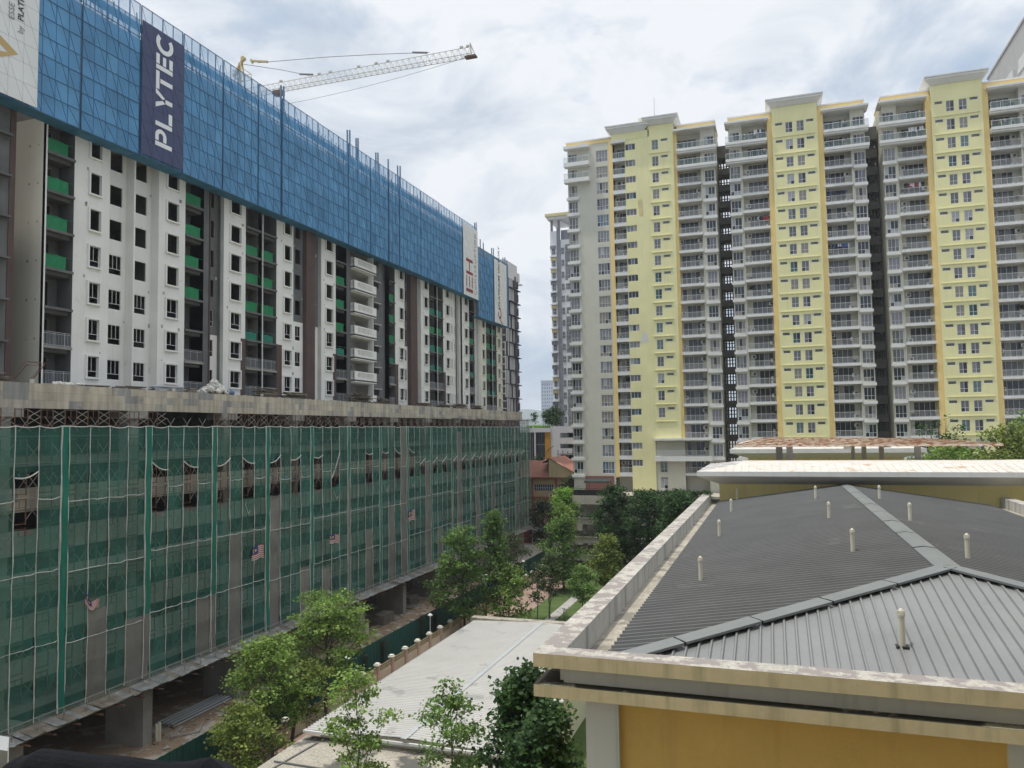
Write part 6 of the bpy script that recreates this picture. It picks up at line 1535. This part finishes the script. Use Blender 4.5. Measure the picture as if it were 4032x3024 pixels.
simple('leafless looking sparse bush by the grey garden path', -23.9, 88, .3, 2.6, 1.8, 6, 220, .16, L_DULL, 17, (-23.9, 88, 0), 'egg', .04, .4, stems=4)
simple('small mid green tree on the lawn right of the grey path', -22.8, 92.5, 2.4, 6.3, 3.4, 12, 2800, .25, L_MID, 18, (-22.8, 93, 0), 'egg', .08, .45)
simple('yellow-green full tree left of the clubhouse parapet', -21.2, 100, 2.6, 9.0, 4.9, 24, 8000, .27, L_YEL, 19, (-21.5, 101, 0), 'egg', .13, .6)
simple('big rich green tree in front of the parking podium corner', -29.3, 108, 1.6, 10.3, 6.0, 30, 11000, .28, L_MID, 20, (-29.5, 109, 0), 'egg', .18, .75)
simple('green tree crown just above and behind the big rich green tree', -31.8, 118, 6.0, 11.0, 4.4, 16, 5500, .28, L_FRESH, 21, (-31.8, 118, 0), 'egg', .14, .65)
simple('bright yellow-green puffy tree by the school building', -35.0, 131, 7.2, 12.7, 6.0, 24, 9000, .3, L_BRT, 22, (-35.0, 131, 0), 'egg', .16, .75)
simple('dark round tree with reddish brown tips beside the net corner', -37.3, 125, 3.4, 11.1, 4.7, 24, 9000, .26, L_RED, 23, (-37.3, 125.5, 0), 'egg', .15, .75)
simple('rounded dull green tree at the right end of the school building', -38.4, 148, 8.0, 13.8, 3.4, 14, 4000, .3, L_DULL, 24, (-38.4, 148, 0), 'egg', .14, .6)
simple('large dark tree in front of the parking podium, left one of the dark trees', -23.0, 115, 3.6, 14.4, 6.6, 34, 13000, .3, L_DARK, 25, (-22.7, 117, 0), 'egg', .2, .85)
simple('large dark tree in front of the parking podium, middle one of the dark trees', -17.8, 113, 3.8, 13.6, 6.4, 34, 13000, .3, L_DARK, 26, (-18, 115, 0), 'egg', .2, .85)
simple('dark tree next to the clubhouse parapet, right one of the dark trees', -11.6, 101, 4.5, 14.6, 6.6, 34, 13000, .3, L_DARK, 27, (-12, 103, 0), 'egg', .2, .85)
simple('dark low tree between the middle and right dark trees, behind them', -13.6, 122, 5.5, 13.0, 6.4, 26, 9000, .3, L_DARK, 28, (-13.6, 122, 0), 'egg', .18, .8)
# right-hand trees behind the pergola
simple('feathery light green tree at the right edge behind the rusty pergola', 21.5, 84, 15.5, 22.6, 8.0, 34, 12000, .27, L_YEL, 31, (21, 84, 0), 'egg', .25, .7)
simple('feathery green tree left part of the greenery behind the pergola columns', 15.8, 82, 15.5, 21.2, 7.2, 30, 10000, .26, L_FRESH, 32, (16, 82, 0), 'egg', .22, .65)
simple('sparse dark-leaved branches poking above the pergola right end', 16.2, 90, 20.8, 23.6, 5.0, 9, 420, .3, L_DARK, 33, (16.5, 90, 0), 'top', .12, .35)
simple('green tree behind the rest of the greenery at the far right edge', 26.0, 92, 16, 24.3, 7.0, 26, 8000, .28, L_FRESH, 34, (26, 92, 0), 'egg', .22, .7)
# roof garden of the white car park
simple('dark bushy tree on the white car park roof beside the grey tower', -50.2, 178, 24.6, 28.2, 5.2, 12, 3800, .35, L_DARK, 41, (-50.2, 178, 23.6), 'egg', .15, .6)
simple('tiny thin tree alone on the white car park roof', -54.6, 178, 25.0, 27.6, 1.6, 6, 500, .3, L_DARK, 42, (-54.6, 178, 23.6), 'egg', .06, .4)
b = MB(); o = tree('hedge', 'light green hedge row on the white car park roof', (-53.3, 176, 23.6), (-53.3, 176, 24.2), [(-56+.8*k, 176, 24.0, .6, .35) for k in range(8)], 1800, .25, L_BRT, 43, .04, None, 'hedge')
tree('shrub', 'pale flowering shrub mass above the school roof, behind it', (-50, 163, 10), (-50, 163, 15.5), [(-54+1.2*k, 163, 16.0+.5*math.sin(k*2), 1.2, 1.0) for k in range(5)], 3800, .3, L_DULL, 44, .06, None, 'shrub')
tree('hedge', 'clipped dark hedge on the podium deck edge in front of the yellow tower', (-16, 131, 11.7), (-16, 131, 12.3), [(-22.5+.85*k, 131.2, 12.2, .6, .5) for k in range(15)], 7000, .2, L_DARK, 45, .04, None, 'hedge')
for q, (z, lab_) in enumerate(((8.1, 'trailing plants along the top planter ledge of the parking podium'), (4.9, 'trailing plants along the middle planter ledge of the parking podium'), (1.8, 'trailing plants along the bottom planter ledge of the parking podium'))):
    tree('planter_plants', lab_, (-30, 129.8, z), (-30, 129.8, z+.2), [(-34+.7*k, 129.8, z+.15, .35, .2) for k in range(12)], 1200, .18, L_DARK, 50+q, .02, None, 'plants')
# palm
PM = thing('palm', 'small feathery palm in front of the school building', 'palm', (-42, 141, 0)); b = MB(); b.tube([(-42, 141, 0), (-42, 141, 9.3)], [.16, .12], 8); b.build('trunk', [BARK], PM); b = MB(); rgp = random.Random(4)
for k in range(16):
    a = k*2.4; el = rgp.uniform(.1, 1.2); ln = 2.3; prev = None
    for i in range(7):
        q = i/6; r_ = ln*q*math.cos(el-q*.9); z = 9.3+ln*q*math.sin(el)-1.1*q*q; p = Vector((-42+r_*math.cos(a), 141+r_*math.sin(a), z))
        if prev is not None:
            sdv = Vector((-math.sin(a), math.cos(a), 0))
            for sg in (-1, 1):
                for e_ in (0, .5): m0 = prev.lerp(p, e_); b.poly([m0, m0+(p-prev)*.3, m0+sdv*sg*.5*(1-q*.6)+Vector((0, 0, -.25))+(p-prev)*.5])
        prev = p
b.build('crown', [L_DULL], PM)
# hedge at the T3 base right and hill
HILL = mat('hill_forest', (.06, .09, .05), .95, .2, .01)
b = MB(); n = 60
for i in range(n):
    def hz(k): x = -900+k*1500/n; return x*2, 4200+100*math.sin(k*.3), 110*math.exp(-((x+560)/260)**2)+70*math.exp(-((x+830)/150)**2)+25+8*math.sin(k*.9)
    xa_, ya_, za_ = hz(i); xb_, yb_, zb_ = hz(i+1); b.poly([(xa_, ya_-300, -5), (xb_, yb_-300, -5), (xb_, yb_, zb_), (xa_, ya_, za_)]); b.poly([(xa_, ya_+500, -5), (xb_, yb_+500, -5), (xb_, yb_, zb_), (xa_, ya_, za_)])
o = b.build('hills', [HILL], None, smooth=True); o['kind'] = 'structure'
# low city strip at the horizon
b = MB(); rgc = random.Random(21)
for k in range(26):
    x = -330+k*9+rgc.uniform(-3, 3); y = 900+rgc.uniform(0, 300); h = rgc.uniform(14, 32); b.box(x, x+rgc.uniform(8, 16), y, y+12, 0, h, rgc.choice([0, 1]))
o = b.build('city_skyline', [mat('hazy_block', (.45, .46, .48), .9, .05, .1), mat('hazy_block_grey', (.32, .33, .35), .9, .05, .1)]); o['kind'] = 'stuff'; tag(o, 'hazy strip of far low city blocks at the horizon', 'city blocks')

# ================================================================== black cloth at bottom left
b = MB(); BCL = mat('black_cloth', (.018, .018, .021), .95, .25, 14, bump=.12, bscale=160, fine=.2)
prof = [(-1.70, 22.20), (-1.36, 22.39), (-1.30, 22.43), (-1.245, 22.452), (-1.05, 22.456), (-.97, 22.459), (-.93, 22.464), (-.905, 22.472), (-.885, 22.474), (-.86, 22.462), (-.80, 22.450), (-.70, 22.44), (-.55, 22.42), (-.3, 22.38), (.1, 22.32), (.6, 22.28)]
def ztop(x):
    for (xa_, za_), (xb_, zb_) in zip(prof, prof[1:]):
        if xa_ <= x <= xb_: t_ = (x-xa_)/(xb_-xa_); t_ = t_*t_*(3-2*t_); return za_+(zb_-za_)*t_
    return prof[-1][1]
nx, na = 150, 22
def cl(i, j):
    x = -1.70+2.3*i/nx; zt = ztop(x); a = j/na
    r_ = .05; L1 = .16
    wr = .0015*math.sin(x*17)+.0008*math.sin(x*47+1)+.004*math.exp(-((x+.885)/.02)**2)
    if a < .35: A = (a/.35)*math.pi*.5; return (x, 1.0+.06-r_*math.sin(A)-0.0, zt-r_*(1-math.cos(A))+wr)     # over the top towards camera
    q = (a-.35)/.65; return (x, 1.01-.05*q+wr*2, zt-r_-q*.7+.006*math.sin(x*40+q*7))
for i in range(nx):
    for j in range(na): b.poly([cl(i, j), cl(i+1, j), cl(i+1, j+1), cl(i, j+1)])
for i in range(nx): p, q = cl(i, 0), cl(i+1, 0); b.poly([p, q, (q[0], q[1]+.05, q[2]-.03), (p[0], p[1]+.05, p[2]-.03)])
o = b.build('black_cloth', [BCL], None, smooth=True); tag(o, 'black cloth draped over the balcony ledge at the bottom left', 'cloth')

b = MB(); A = [(-1.8, 1.08), (-1.36, 1.08), (-1.42, 1.13), (-1.95, 1.13)]
b.poly([(x, y, 22.424) for x, y in A])
for i in range(4): b.poly([(*A[i], 22.2), (*A[(i+1) % 4], 22.2), (*A[(i+1) % 4], 22.424), (*A[i], 22.424)])
o = b.build('balcony_ledge', [WHITE]); tag(o, 'white balcony ledge corner sticking out behind the black cloth', 'ledge')

# ================================================================== air
HZ = bpy.data.materials.new('haze_air'); HZ.use_nodes = True; t = HZ.node_tree; t.nodes.clear()
pv = t.nodes.new('ShaderNodeVolumePrincipled'); pv.inputs['Color'].default_value = (.86, .92, 1.0, 1); pv.inputs['Density'].default_value = HAZE; pv.inputs['Anisotropy'].default_value = .2
ho = t.nodes.new('ShaderNodeOutputMaterial'); t.links.new(pv.outputs[0], ho.inputs['Volume'])
b = MB(); b.box(-3100, 3100, -300, 5100, -8, 190); o = b.build('haze', [HZ]); o['kind'] = 'stuff'; tag(o, 'thin pale haze filling the air over the whole scene', 'haze')

# the block the photograph is taken from, behind the camera
HB = thing('apartment_block', 'tall apartment block behind the viewpoint, whose balcony ledge carries the black cloth', 'building', (24, -12, 0))
b = MB(); holes = []
for k in range(18):
    for q in range(14): holes.append((-6+4.6*q, -3.2+4.6*q, 1.2+3.2*k, 3.2+3.2*k))
b.wall(lambda u, z, d: (u, -1.4-d, z), (-9, 60), (0, 60), holes, .3, 0, 0); b.box(-9, 60, -20, -1.75, 0, 59.8, 1); b.build('wall', [TCRM, DGREY], HB)
